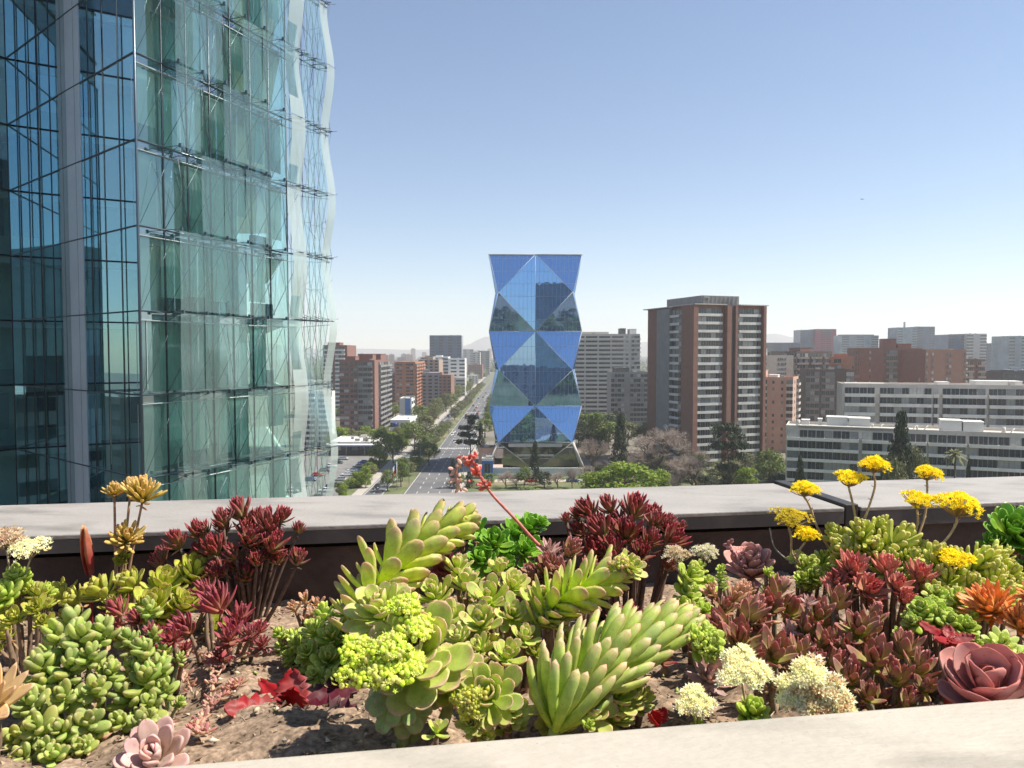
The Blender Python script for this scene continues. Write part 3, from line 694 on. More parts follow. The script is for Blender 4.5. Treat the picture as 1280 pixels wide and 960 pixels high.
gl = N.new('ShaderNodeBsdfGlossy'); gl.inputs['Color'].default_value = (.22, .38, .64, 1); gl.inputs['Roughness'].default_value = .015
nz = N.new('ShaderNodeTexNoise'); nz.inputs['Scale'].default_value = .35; nz.inputs['Detail'].default_value = 1
L.new(tc.outputs['Object'], nz.inputs[0])
bp = N.new('ShaderNodeBump'); bp.inputs['Strength'].default_value = .08; bp.inputs['Distance'].default_value = .12; L.new(nz.outputs['Fac'], bp.inputs['Height']); L.new(bp.outputs[0], gl.inputs['Normal'])
df = N.new('ShaderNodeBsdfDiffuse'); df.inputs[0].default_value = (.02, .05, .12, 1)
ms = N.new('ShaderNodeAddShader'); L.new(gl.outputs[0], ms.inputs[0]); L.new(df.outputs[0], ms.inputs[1])
ln = N.new('ShaderNodeBsdfDiffuse'); ln.inputs[0].default_value = (.30, .36, .46, 1)
m2 = N.new('ShaderNodeMixShader'); L.new(mxm.outputs[0], m2.inputs[0]); L.new(ms.outputs[0], m2.inputs[1]); L.new(ln.outputs[0], m2.inputs[2]); L.new(m2.outputs[0], out.inputs[0])
lobby = glassmat('lobby_glass', (.35, .40, .42), .25, (.7, .75, .8), .02, 1)
LV = [('A', 81.6), ('B', 67.4), ('A', 52.8), ('B', 38.3), ('A', 24.6), ('B', 11.0), ('A', 0.0)]
hw, hd, bw, bd, sx, sy = 17.5, 15.1, 13.9, 17.3, 15.1, 10.5
Aring = lambda z, e=0: [Vector(p + (z,)) for p in ((-hw, -hd), (0, -hd), (hw, -hd), (14.8, 0), (hw, hd), (0, hd), (-hw, hd), (-14.8, 0))]
Bring = lambda z: [Vector(p + (z,)) for p in ((-bw, -bd), (bw, -bd), (sx, -sy), (sx, sy), (bw, bd), (-bw, bd), (-sx, sy), (-sx, -sy))]
edges = set()
def tri(a, b, c, m=fg, nm='glass_facet'):
    mb = MB(); n = (b - a).cross(c - a); ce = (a + b + c) / 3
    if n.dot(Vector((ce.x, ce.y, 0))) < 0: b, c = c, b
    mb.add([a, b, c], [(0, 1, 2)]); mb.build(nm, m, dm)
    for p, q in ((a, b), (b, c), (a, c)): edges.add(tuple(sorted((tuple(round(x, 2) for x in p), tuple(round(x, 2) for x in q)))))
for i in range(1, 6, 2):
    T = Aring(LV[i - 1][1]); Bm_ = Bring(LV[i][1]); Bo = Aring(LV[i + 1][1])
    low = i == 5; M2 = lobby if low else fg
    for s in range(4):
        a0, c, a1 = T[2 * s], T[2 * s + 1], T[(2 * s + 2) % 8]; d0, e, d1 = Bo[2 * s], Bo[2 * s + 1], Bo[(2 * s + 2) % 8]
        b0, b1 = Bm_[2 * s], Bm_[2 * s + 1]; b2 = Bm_[(2 * s + 2) % 8]
        tri(a0, b0, c); tri(c, b1, a1); tri(a1, b1, b2)
        if low:
            z = LV[i][1]; mid = Vector((c.x, c.y, z)); tri(c, b0, mid); tri(c, mid, b1)
            e2 = e.copy()
            tri(mid, b0, e2, M2); tri(mid, e2, b1, M2)
        else: tri(c, b0, e); tri(c, e, b1)
        tri(b0, d0, e, M2); tri(e, d1, b1, M2); tri(b1, d1, b2, M2)
eb = MB()
for p, q in edges: eb.tube([p, q], .10, 4)
eb.build('edge_trim', mat('edge_trim', (.42, .46, .52), .5), dm)
b = MB(); rr = Aring(81.62); pk = Vector((0, 0, 82.3)); b.add([p for p in rr] + [pk], [(i, (i + 1) % 8, 8) for i in range(8)]); b.build('roof', M_DARKC, dm)
b = MB(); b.prism([(-hw - .1, -hd - .1), (hw + .1, -hd - .1), (hw + .1, hd + .1), (-hw - .1, hd + .1)], 81.0, 81.58); b.build('roof_trim', mat('roof_trim', (.25, .27, .30), .5), dm)
b = MB(); b.prism([(-9, -9), (9, -9), (9, 9), (-9, 9)], 0, 12); b.build('lobby_core', M_GREYC, dm)
for z0, z1, e in ((9.2, 10.5, 1.5), (5.6, 6.4, 1.0)): b = MB(); b.prism([(-12 - e, -15.2 - e), (12 + e, -15.2 - e), (12 + e, 12), (-12 - e, 12)], z0, z1); b.build('lobby_slab', M_CONC, dm)
for sx_ in (-1, 1):
    b = MB(); b.tube([Vector((sx_ * 14, -16.9, 11)), Vector((sx_ * 18.6, -18.5, 0))], .55, 6); b.build('splayed_leg', M_CONC, dm)
w = MB(); w.box(-13, 26, 274, 274.6, 0, 3.0); tag(w.build('plaza_wall', M_WHITE), 'long low white wall in front of the faceted tower base', 'wall')
w = MB(); w.box(-5, 16, 268.5, 269.1, 0, 1.6); tag(w.build('plaza_wall', M_PAVE), 'lower tan wall nearer than the long white one at the faceted tower', 'wall')
w = MB(); w.box(-12, -4, 276, 282, 0, 2.6); w.box(-12.6, -3.4, 275.4, 282.6, 2.602, 3.0); tag(w.build('gatehouse', mat('pinkish_wall', (.48, .36, .31), .8)), 'small pinkish gatehouse with flat roof left of the white plaza wall', 'gatehouse')

# ---- the building we stand on, and a few blocks behind that the mirrored facets show
building('terrace_building', 'the building under the planter with a light concrete parapet wall', 'building', (-14, -34.2), (28, -27.6), 28, 11, 3.6, M_CONC, None, back=cols('W6 .1 W6 .1 W6 .1 W6'), roof=None)
for i, (x, y, w_, h, m, lb) in enumerate(((60, -60, 44, 70, M_BG2, 'teal glass tower behind the terrace, seen mirrored in the facets'), (-60, -110, 60, 90, M_BG, 'dark glass tower behind the terrace, seen mirrored in the facets'), (120, -20, 40, 34, M_GREYC, 'grey block right behind the terrace, seen mirrored in the facets'))):
    building('office_building', lb, 'building', (x + w_ / 2, y), (x - w_ / 2, y), 30, int(h / 3.7), 3.7, m, cols('s1 .1 s1 .1 s1 .1 s1 .1 s1'))

# ================================================================ TREES
LG = leafmat('foliage_mid', (.10, .14, .03), (.19, .24, .06))
LD = leafmat('foliage_dark', (.025, .04, .018), (.05, .07, .03), .12)
LB = leafmat('foliage_bright', (.16, .24, .02), (.26, .33, .04), .3)
LO = leafmat('foliage_olive', (.12, .13, .05), (.22, .22, .10))
LP = mat('bare_twigs', (.34, .27, .23), .9, var=.25, scale=.4)
def crown_mesh(name, seed, w, h, z0, m, nc=34, per=70, ls=.42, shape='round'):
    r = random.Random(seed); b = MB(); cl = []
    for i in range(nc):
        if shape == 'round':
            th = r.uniform(0, 6.283); u = r.uniform(-.75, 1); rr = math.sqrt(max(0, 1 - u * u)) * r.uniform(.45, 1)
            c = Vector((math.cos(th) * rr * w / 2, math.sin(th) * rr * w / 2, z0 + h / 2 + u * h / 2 * .85)); cr = r.uniform(.13, .24) * w
        elif shape == 'cone':
            u = (i + .5) / nc; th = r.uniform(0, 6.283); rr = (1 - u) ** .8 * r.uniform(.3, 1.1) + .06
            c = Vector((math.cos(th) * rr * w / 2, math.sin(th) * rr * w / 2, z0 + u * h)); cr = (.1 + .14 * (1 - u)) * w
        else:
            u = r.choice((.3, .5, .68, .84, .97)); th = r.uniform(0, 6.283); rr = r.uniform(.1, 1) * (1.1 - .3 * u)
            c = Vector((math.cos(th) * rr * w / 2, math.sin(th) * rr * w / 2, z0 + u * h)); cr = .15 * w
        cl.append((c, cr))
    for c, cr in cl:
        for j in range(per):
            d = Vector((r.gauss(0, 1), r.gauss(0, 1), r.gauss(0, 1))).normalized()
            fl = .5 if shape == 'pine' else .8
            p = c + Vector((d.x, d.y, d.z * fl)) * cr * r.uniform(.35, 1.0) ** .6
            n = (d + Vector((r.gauss(0, .6), r.gauss(0, .6), r.gauss(0, .6) + .4))).normalized(); a = n.orthogonal().normalized()
            a = Matrix.Rotation(r.uniform(0, 6.28), 3, n) @ a; q = n.cross(a); s = ls * r.uniform(.6, 1.3)
            b.add([p - a * s * .6, p - q * s * .35, p + a * s * .7, p + q * s * .35], [(0, 1, 2, 3)])
    return b.mesh('crown', m)
def trunk_mesh(seed, w, h, z0, m=M_TRUNK, limbs=7, r0=.03):
    r = random.Random(seed); b = MB(); R0 = h * r0
    pts = [Vector((r.gauss(0, .02) * h * (i > 0), r.gauss(0, .02) * h * (i > 0), h * .8 * i / 5 - (.2 if i == 0 else 0))) for i in range(6)]
    b.tube(pts, [R0 * (1 - .15 * i) for i in range(6)], 7)
    for i in range(limbs):
        k = r.randint(1, 4); p = pts[k]; th = r.uniform(0, 6.28); q = Vector((math.cos(th) * w * .35, math.sin(th) * w * .35, max(p.z + h * .15, z0 + r.uniform(.3, .7) * (h - z0))))
        b.tube([p, (p + q) / 2 + Vector((0, 0, -.04 * h)), q], [R0 * .5, R0 * .3, R0 * .1], 5)
    return b.mesh('trunk', m)
TC = {}
def tree(kind, label, x, y, h, w, seed=0, group=None, name='tree', z=0.0):
    spec = {'round': (LG, 'round', .28, 32, 70), 'bright': (LB, 'round', .05, 40, 80), 'olive': (LO, 'round', .2, 34, 70), 'dark': (LD, 'cone', .08, 46, 70), 'pine': (LD, 'pine', .15, 40, 70), 'darkround': (LD, 'round', .15, 34, 70)}
    k = (kind, seed)
    if k not in TC:
        m, sh, zf, nc, per = spec[kind]; W, Hh = 8, 10
        TC[k] = (trunk_mesh(seed + 7, W, Hh, zf * Hh, limbs=8), crown_mesh('crown', seed + 31, W, Hh * (1 - zf), zf * Hh, m, nc, per, .46, sh))
    t = thing(name, label, 'tree', (x, y, z), rnd.uniform(0, 6.28), group)
    t.scale = (w / 8, w / 8, h / 10)
    link('trunk', TC[k][0], t); link('crown', TC[k][1], t)
    return t
def bare_tree_mesh(seed, h, w, dep=8):
    r = random.Random(seed); tr = MB(); tw = MB()
    def br(p, d, L, rad, k):
        q = p + d * L; mid = (p + q) / 2 + Vector((r.gauss(0, .06), r.gauss(0, .06), r.gauss(0, .04))) * L
        (tr if k > 3 else tw).tube([p, mid, q], [rad, rad * .85, rad * .7], 5 if k > 3 else 3, cap=False)
        if k == 0: return
        for i in range(3 if k > 1 else 3):
            nd = (d + Vector((r.gauss(0, .55), r.gauss(0, .55), r.gauss(.08, .35)))).normalized()
            br(q if i else mid, nd, L * r.uniform(.66, .86), rad * .62, k - 1)
    br(Vector((0, 0, -.2)), Vector((0, 0, 1)), h * .17, h * .022, dep)
    return tr.mesh('trunk', M_TRUNK), tw.mesh('crown', LP)
def bare(label, x, y, h, w, seed, name='bare_tree', group=None):
    k = ('bare', seed)
    if k not in TC: TC[k] = bare_tree_mesh(seed, 10, 8)
    t = thing(name, label, 'tree', (x, y, 0), rnd.uniform(0, 6.28), group); me = TC[k][1]
    xs = [v.co.x for v in me.vertices]; zs = [v.co.z for v in me.vertices]
    t.scale = (w / (max(xs) - min(xs)),) * 2 + (h / max(zs),)
    link('trunk', TC[k][0], t); link('crown', me, t); return t
def tpx(kind, label, px, pt, D, wpx, seed=0, name='tree', group=None):
    x = X(px, D); h = Z(pt, D); w = wpx / F * D
    return bare(label, x, D, h, w, seed, group=group) if kind == 'bare' else tree(kind, label, x, D, h, w, seed, group, name)
tpx('round', 'bushy green street tree before the canopy building, left of the others', 474, 540, 290, 34, 1, 'street_tree')
tpx('round', 'leafy street tree beside the bushy one at the parking exit', 491, 543, 305, 28, 2, 'street_tree')
tpx('round', 'broad sunlit street tree between pavement and red brick building', 518, 528, 335, 30, 3, 'street_tree')
tpx('olive', 'tall street tree right of the broad sunlit one', 532, 520, 365, 28, 1, 'street_tree')
tpx('round', 'pale green street tree low at the median edge', 536, 553, 300, 22, 2, 'street_tree')
tpx('round', 'tree standing right behind the flagpole on the median', 500, 577, 252, 19, 3, 'street_tree')
tpx('round', 'bush shaped tree left of the flagpole', 483, 588, 244, 22, 1, 'bush')
rt = random.Random(8)
for i in range(16):
    D = 262 + i * 11.5; tree(('round', 'olive')[i % 2], 'small green tree in the narrow planted median of the avenue', -37.6 + rt.uniform(-.7, .7), D, rt.uniform(5, 8.5), rt.uniform(5, 7.5), i % 3 + 1, 'small trees of the near median', 'median_tree')
for i in range(30):
    D = 450 + i * 17; tree(('round', 'olive', 'round')[i % 3], ('light green', 'olive', 'light green')[i % 3] + ' tree on the far left side of the avenue', -52 + rt.uniform(-4, 4), D, rt.uniform(9, 15), rt.uniform(8, 12), i % 3 + 1, 'trees along the far left side of the avenue', 'street_tree')
for i in range(22):
    D = 500 + i * 22; tree('olive', 'green tree in the far median of the avenue', -38 + rt.uniform(-1, 1), D, rt.uniform(6, 9), rt.uniform(6, 8), i % 3 + 1, 'trees in the far median', 'street_tree')
for i in range(16):
    D = 400 + i * 36; tree('round', 'green tree lining the far right side of the avenue', -14 + rt.uniform(-2, 2), D, rt.uniform(8, 12), rt.uniform(8, 11), i % 3 + 1, 'trees along the far right side of the avenue', 'street_tree')
for i in range(26):
    D = rt.uniform(440, 900); tree(('round', 'olive', 'darkround')[i % 3], 'green tree among the blocks left of the avenue', rt.uniform(-62, -110) - (D - 440) * .06, D, rt.uniform(7, 12), rt.uniform(8, 12), i % 3 + 1, 'trees among the left blocks', 'city_tree')
for i in range(16):
    D = rt.uniform(222, 322); tree(('round', 'bright', 'olive')[i % 3], 'low green shrub in the strip beside the parking lot', -52.3 + rt.uniform(-1.2, 1.2), D, rt.uniform(2.5, 5.5), rt.uniform(3, 5), i % 3 + 1, 'shrubs beside the parking lot', 'shrub')
for i, (px, pt, w_) in enumerate(((444, 590, 20), (456, 583, 16), (432, 600, 16))): tpx('bright', ('light green bush low in the parking lot, middle one', 'light green bush at the right end of the parking lot', 'light green bush nearest the glass tower edge')[i], px, pt, 250, w_, 1, 'bush')
tpx('pine', 'dark spreading conifer at the right kerb of the avenue', 587, 520, 318, 30, 1, 'conifer')
tpx('dark', 'slim dark conifer behind the spreading one at the avenue', 601, 530, 330, 14, 2, 'conifer')
for i, (px, pt, k) in enumerate(((566, 575, 'dark'), (574, 592, 'round'), (586, 590, 'dark'), (610, 592, 'round'), (632, 586, 'bare'), (655, 583, 'round'), (681, 590, 'darkround'), (697, 588, 'bare'), (716, 584, 'bare'), (645, 592, 'bare'))):
    tpx(k, ('dark cypress at the near right kerb', 'round green shrub right of the near cypress', 'dark shrub left of the coral flower stalk', 'green shrub under the blue cabin', 'bare grey tree left of the tower centre', 'green shrub below the tower lobby', 'dark round shrub right of the tower conifer', 'bare twiggy tree below the tower lobby on the right', 'bare twiggy tree at the right tower corner', 'small bare tree under the tower lobby left half')[i], px, pt, 250, (14, 18, 16, 20, 24, 20, 22, 26, 26, 20)[i], i % 3 + 1, ('cypress', 'shrub', 'shrub', 'shrub', 'tree', 'shrub', 'shrub', 'tree', 'tree', 'tree')[i])
tpx('dark', 'slim dark conifer in front of the faceted tower base', 669, 553, 256, 16, 1, 'conifer')
tpx('round', 'rounded green tree between faceted tower and grey block', 746, 515, 330, 34, 2, 'tree')
tpx('bare', 'pale bare tree right of the faceted tower', 742, 543, 285, 50, 11)
tpx('dark', 'tall narrow dark conifer left of the big bare tree', 776, 519, 272, 26, 3, 'conifer')
tpx('bare', 'large pinkish bare tree in front of the grey block and brown tower', 824, 530, 268, 84, 12)
tpx('bare', 'grey bare tree in front of the brown tower', 872, 566, 240, 62, 13)
tpx('bare', 'low bare tree between the big bare one and the dark pine', 846, 580, 236, 40, 11)
tpx('bright', 'low wide bright yellow green tree just beyond the parapet', 784, 579, 205, 80, 1, 'tree')
tpx('bright', 'bright green bush joined to the left end of the wide bright tree', 744, 588, 208, 44, 2, 'tree')
tpx('bright', 'bright green bush joined to the right end of the wide bright tree', 822, 586, 210, 40, 2, 'tree')
tpx('pine', 'dark flat topped araucaria in front of the brown tower', 912, 532, 236, 46, 2, 'conifer')
tpx('bright', 'yellow green tree right of the dark araucaria', 935, 583, 232, 34, 2, 'tree')
tpx('round', 'mid green tree left of the near white building', 964, 563, 246, 36, 3, 'tree')
tpx('darkround', 'dark low hedge tree at the corner of the near white building', 975, 592, 226, 34, 2, 'tree')
tpx('dark', 'small dark conifer at the left end of the near white building', 1002, 572, 200, 22, 2, 'conifer')
tpx('dark', 'tall dark conifer in front of the near white building', 1128, 520, 178, 44, 1, 'conifer')
tpx('olive', 'greyish bush at the foot of the tall dark conifer', 1118, 566, 176, 42, 2, 'tree')
tpx('olive', 'greyish bush right of the tall dark conifer foot', 1148, 560, 180, 30, 3, 'tree')
tpx('dark', 'small dark conifer right of the palm', 1215, 578, 178, 16, 2, 'conifer')
for i in range(24):
    D = rt.uniform(500, 1300); px = rt.uniform(950, 1280) if i % 2 else rt.uniform(1232, 1290); tree(('round', 'darkround')[i % 2], 'green tree among the mid distance blocks on the right', X(px, D), D, rt.uniform(10, 16), rt.uniform(10, 16), i % 3 + 1, 'trees among the right hand blocks', 'city_tree')
for i in range(44):
    px = rt.uniform(735, 985); D = rt.uniform(236, 300); tree(('olive', 'darkround')[i % 2], ('greyish olive low tree in the garden before the brown tower', 'dark green low tree in the garden before the brown tower')[i % 2], X(px, D), D, rt.uniform(3, 8), rt.uniform(5, 9), i % 3 + 1, 'low trees in the tower garden', 'garden_tree')
for i in range(30):
    px = rt.uniform(726, 1000); D = rt.uniform(310, 460); tree(('round', 'olive', 'darkround')[i % 3], 'street tree behind the park, between the towers', X(px, D), D, rt.uniform(8, 14), rt.uniform(9, 14), i % 3 + 1, 'street trees behind the park', 'city_tree')
for i in range(8): bare('thin bare tree in the park thicket', X(735 + i * 20, 262 + (i * 37) % 30), 262 + (i * 37) % 30, 6 + (i * 5) % 4, 8 + i % 3, 11 + i % 3, 'bare_tree', 'thin bare trees of the park thicket')
for i in range(46):
    x_ = rt.uniform(-12, 110); D = rt.uniform(70, 196); tree(('round', 'darkround', 'olive')[i % 3], 'park tree below the parapet, mirrored in the facets', x_, D, rt.uniform(6, 11), rt.uniform(8, 13), i % 3 + 1, 'park trees below the parapet', 'park_tree')
for i in range(14):
    tree(('round', 'bright', 'olive')[i % 3], 'street tree between the parking lot and the red brick building', -84 + i * 2.6, 352 + (i * 7) % 30, rt.uniform(6, 10), rt.uniform(6, 9), i % 3 + 1, 'street trees before the red brick building', 'street_tree')
# far wooded mass: one stuff object
fw = MB(); rf = random.Random(4)
for i in range(5200):
    D = 1250 + 5200 * rf.random() ** 1.8; px = rf.uniform(380, 1330); x = X(px, D)
    if -50 < x < -14 and D < 1700: continue
    s = rf.uniform(5, 10); h = rf.uniform(8, 15)
    fw.add([(x - s, D, h * .3), (x - s * .5, D - 3, h * .8), (x, D, h), (x + s * .6, D - 3, h * .75), (x + s, D, h * .3), (x, D - s, h * .45), (x - s * .6, D - s * .5, -.2), (x + s * .6, D - s * .5, -.2)], [(0, 6, 5, 1), (1, 5, 2), (2, 5, 3), (3, 5, 7, 4), (6, 7, 5)])
o = fw.build('distant_trees', leafmat('far_foliage', (.05, .07, .03), (.09, .11, .05), .1, .02)); o['kind'] = 'stuff'; tag(o, 'far hazy mass of city trees spreading to the skyline', 'trees')
# palm
px_, Dp = 1197, 182; hp = Z(568, Dp)
pt_ = thing('palm_tree', 'small fan of palm fronds on a thin trunk before the near white building', 'palm', (X(px_, Dp), Dp, 0))
b = MB(); b.tube([(0, 0, -.1), (.15, 0, hp * .5), (0, 0, hp)], [.28, .22, .2], 8); b.build('trunk', M_TRUNK, pt_)
for i in range(26):
    th = i * 2.4; el = R(75 - i * 4.2); b = MB(); pts = []
    d = Vector((math.cos(th) * math.cos(el), math.sin(th) * math.cos(el), math.sin(el)))
    for k in range(7): t = k / 6; pts.append(Vector((0, 0, hp)) + d * 2.8 * t + Vector((0, 0, -1.3 * t * t)))
    for k in range(6):
        p, q = pts[k], pts[k + 1]; s = (q - p).cross(Vector((0, 0, 1))).normalized() * .38 * math.sin(math.pi * (k + .7) / 7.2)
        b.add([p, q, q + s + Vector((0, 0, -.15)), p + s * .9 + Vector((0, 0, -.12))], [(0, 1, 2, 3)]); b.add([p, q, q - s + Vector((0, 0, -.15)), p - s * .9 + Vector((0, 0, -.12))], [(3, 2, 1, 0)])
    b.build('frond', LO, pt_)

# ================================================================ CARS, LAMPS, FLAG
M_TYRE = mat('tyre', (.02, .02, .02), .8); M_CGL = mat('car_glass', (.02, .025, .03), .05, spec=.8)
M_HL = mat('headlight', (.7, .7, .7), .1); M_TL = mat('tail_light', (.35, .01, .01), .2)
CP = {n: mat('paint_' + n, c, .25, var=.02, spec=.6) for n, c in (('white', (.75, .75, .75)), ('silver', (.38, .39, .40)), ('black', (.02, .02, .022)), ('red', (.40, .03, .03)), ('blue', (.04, .09, .25)), ('grey', (.12, .12, .13)))}
def car_parts(col):
    body = MB(); xs = [-2.15, -2.05, -1.5, -.9, .9, 1.6, 2.1, 2.2]; zt = [.55, .82, .9, .93, .92, .84, .72, .5]; hw_ = [.74, .82, .86, .87, .87, .86, .8, .7]
    vs = []
    for x, z, w in zip(xs, zt, hw_): vs += [(x, -w, .24), (x, -w, z * .75), (x, -w * .9, z), (x, w * .9, z), (x, w, z * .75), (x, w, .24)]
    n = len(xs); body.add(vs, [(i * 6 + k, (i + 1) * 6 + k, (i + 1) * 6 + (k + 1) % 6, i * 6 + (k + 1) % 6) for i in range(n - 1) for k in range(6)] + [tuple(range(5, -1, -1)), tuple(range((n - 1) * 6, n * 6))], 0, None, True)
    body.box(-1.15, .45, -.62, .62, 1.40, 1.45)
    for x0, x1 in ((-1.75, -1.2), (.5, 1.15), (-.35, -.3)):
        for s in (-1, 1):
            dx = x1 - x0
            if dx > .2:
                a, c = ((x0, .93), (x1, 1.41)) if x0 < 0 else ((x1, .93), (x0, 1.41))
                body.tube([(a[0], s * .78, a[1]), (c[0], s * .62, c[1])], .04, 4)
            else: body.tube([(x0, s * .80, .93), (x1, s * .63, 1.41)], .045, 4)
    gl = MB(); v = []
    for x, z, w in ((-1.78, .9, .78), (-1.17, 1.40, .61), (.47, 1.40, .61), (1.18, .9, .78)): v += [(x, -w, z), (x, w, z)]
    gl.add(v, [(0, 1, 3, 2), (2, 3, 5, 4), (4, 5, 7, 6), (0, 2, 4, 6), (1, 7, 5, 3)])
    wh = MB(); wh.tube([(0, -.1, 0), (0, .1, 0)], .32, 14, 0); rm = MB(); rm.tube([(0, -.11, 0), (0, .11, 0)], .17, 10, 0)
    hl = MB(); hl.box(-.04, .04, -.16, .16, -.06, .06)
    return dict(body=body.mesh('body', CP[col]), glass=gl.mesh('windows', M_CGL), wheel=wh.mesh('wheel', M_TYRE), rim=rm.mesh('rim', M_STEEL), hl=hl.mesh('headlight', M_HL), tl=hl.mesh('tail_light', M_TL))
CARS = {}
def car(col, x, y, rz, label, group, name='car'):
    if col not in CARS: CARS[col] = car_parts(col)
    c = CARS[col]; t = thing(name, label, 'car', (x, y, .03), rz, group)
    link('body', c['body'], t); link('windows', c['glass'], t)
    for wx in (-1.35, 1.4):
        for wy in (-.8, .8): w_ = link('wheel', c['wheel'], t, (wx, wy, .32)); link('rim', c['rim'], w_)
    for wy in (-.58, .58): link('headlight', c['hl'], t, (2.18, wy, .6)); link('tail_light', c['tl'], t, (-2.13, wy, .68))
    return t
cr_ = random.Random(21); cs_ = ['white', 'silver', 'black', 'white', 'grey', 'red', 'blue', 'silver', 'white']
for i in range(17):
    c = cs_[(i * 4) % 9]; row = i % 2
    car(c, (-70.5, -60)[row], 232 + (i // 2) * 10.5 + cr_.uniform(-.5, .5), R(0 if row == 0 else 180) + cr_.uniform(-.04, .04), '%s car in the %s row of the parking lot' % (c, ('left', 'right')[row]), '%s cars in the %s parking row' % (c, ('left', 'right')[row]))
for i, (x, y, c) in enumerate(((-44.5, 249, 'black'), (-44.2, 303, 'silver'), (-44.6, 268, 'grey'))):
    car(c, x, y, R(-90), ('black car coming down the narrow left carriageway', 'silver car by the trees on the left carriageway', 'grey car following the black one on the left carriageway')[i], 'cars on the left carriageway')
for i in range(34):
    D = 378 + i * 14 + cr_.uniform(-4, 4); c = cs_[cr_.randrange(9)]; ln = cr_.choice((-32.3, -28.6, -25, -21.3))
    car(c, ln, D, R(90), '%s car in the traffic on the far avenue' % c, '%s cars in the far avenue traffic' % c)
for i in range(16):
    D = 370 + i * 26 + cr_.uniform(-5, 5); c = cs_[cr_.randrange(9)]; car(c, -44.2, D, R(-90), '%s car on the far left carriageway' % c, '%s cars on the far left carriageway' % c)
for i in range(2): car(('red', 'blue')[i], X((664, 716)[i], 262), 262, R(5), ('red car parked by the path below the faceted tower', 'blue car parked right of the faceted tower base')[i], 'cars parked at the tower base')
lm = None
for i in range(15):
    D = 256 + i * 32
    if lm is None:
        lm = thing('street_lamp', 'twin armed lamp post in the avenue median', 'street lamp', (-34.9, D, .1), 0, 'street lamps of the avenue')
        b = MB(); b.tube([(0, 0, 0), (0, 0, 9)], [.11, .06], 6); b.build('pole', M_STEEL, lm)
        for s in (-1, 1):
            b = MB(); b.tube([(0, 0, 9), (s * 1.6, 0, 9.5)], .05, 5); b.build('arm', M_STEEL, lm)
            b = MB(); b.box(s * 2.0 - .4, s * 2.0 + .4, -.15, .15, 9.42, 9.58); b.build('lamp_head', M_GREYC, lm)
    else: copytree(lm, (-34.9, D, .1))
fp = thing('flagpole', 'white flagpole at the median carrying a red, white and blue flag', 'flagpole', (X(495, 246), 246, 0))
b = MB(); hf = Z(577, 246); b.tube([(0, 0, 0), (0, 0, hf)], [.14, .07], 8); b.build('pole', M_WHITE, fp)
b = MB(); n = 8
vs = []; cs = []
for j, z in enumerate((0, 1.6, 3.2)):
    for i in range(n + 1): vs.append((-.1 - i * .2, .3 * math.sin(i * .9), hf - .3 - z - i * .30))
for j in range(2):
    for i in range(n): b.add([vs[j * 9 + i], vs[j * 9 + i + 1], vs[(j + 1) * 9 + i + 1], vs[(j + 1) * 9 + i]], [(0, 1, 2, 3)], 0 if j == 0 and i > 2 else (2 if j == 0 else 1))
b.build('flag', [mat('flag_white', (.8, .8, .8)), mat('flag_red', (.6, .03, .02)), mat('flag_blue', (.03, .08, .4))], fp)
for i in range(7):
    D = 250 + i * 22; t = thing('street_lamp', 'single armed lamp post on the right pavement', 'street lamp', (-17.5, D, .1), 0, 'lamp posts on the right pavement')
    b = MB(); b.tube([(0, 0, 0), (0, 0, 8)], [.1, .06], 6); b.build('pole', M_STEEL, t); b = MB(); b.tube([(0, 0, 8), (-1.6, 0, 8.3)], .05, 5); b.build('arm', M_STEEL, t); b = MB(); b.box(-2.2, -1.5, -.15, .15, 8.25, 8.38); b.build('lamp_head', M_GREYC, t)
bd_ = MB(); bp_ = P(1078, 249, 120); bd_.add([(0, 0, 0), (.18, 0, .06), (.42, 0, 0), (.16, .1, .02), (-.18, 0, .08), (-.42, 0, .02), (-.16, .1, .02), (0, .25, 0), (0, -.2, 0), (0, 0, -.07)], [(0, 1, 3), (1, 2, 3), (0, 4, 6), (4, 5, 6), (8, 1, 0, 4), (7, 3, 0, 6), (8, 9, 7, 3, 1), (8, 4, 6, 7, 9)])
tag(bd_.build('bird', M_DARKC, None, bp_), 'tiny dark bird gliding high in the blue sky on the right', 'bird')
# ---------------------------------------------------------------- haze
hz = MB(); hz.box(-8900, 8900, -650, 8950, -1, 420)
hm = bpy.data.materials.new('haze'); hm.use_nodes = True; hm.node_tree.nodes.clear()
ho = hm.node_tree.nodes.new('ShaderNodeOutputMaterial'); hv = hm.node_tree.nodes.new('ShaderNodeVolumePrincipled')
hv.inputs['Density'].default_value = .00016; hv.inputs['Color'].default_value = (.93, .95, .98, 1); hv.inputs['Anisotropy'].default_value = .2
hm.node_tree.links.new(hv.outputs[0], ho.inputs['Volume'])
o = hz.build('haze', hm); o['kind'] = 'stuff'; tag(o, 'pale blue city haze filling the air', 'haze')
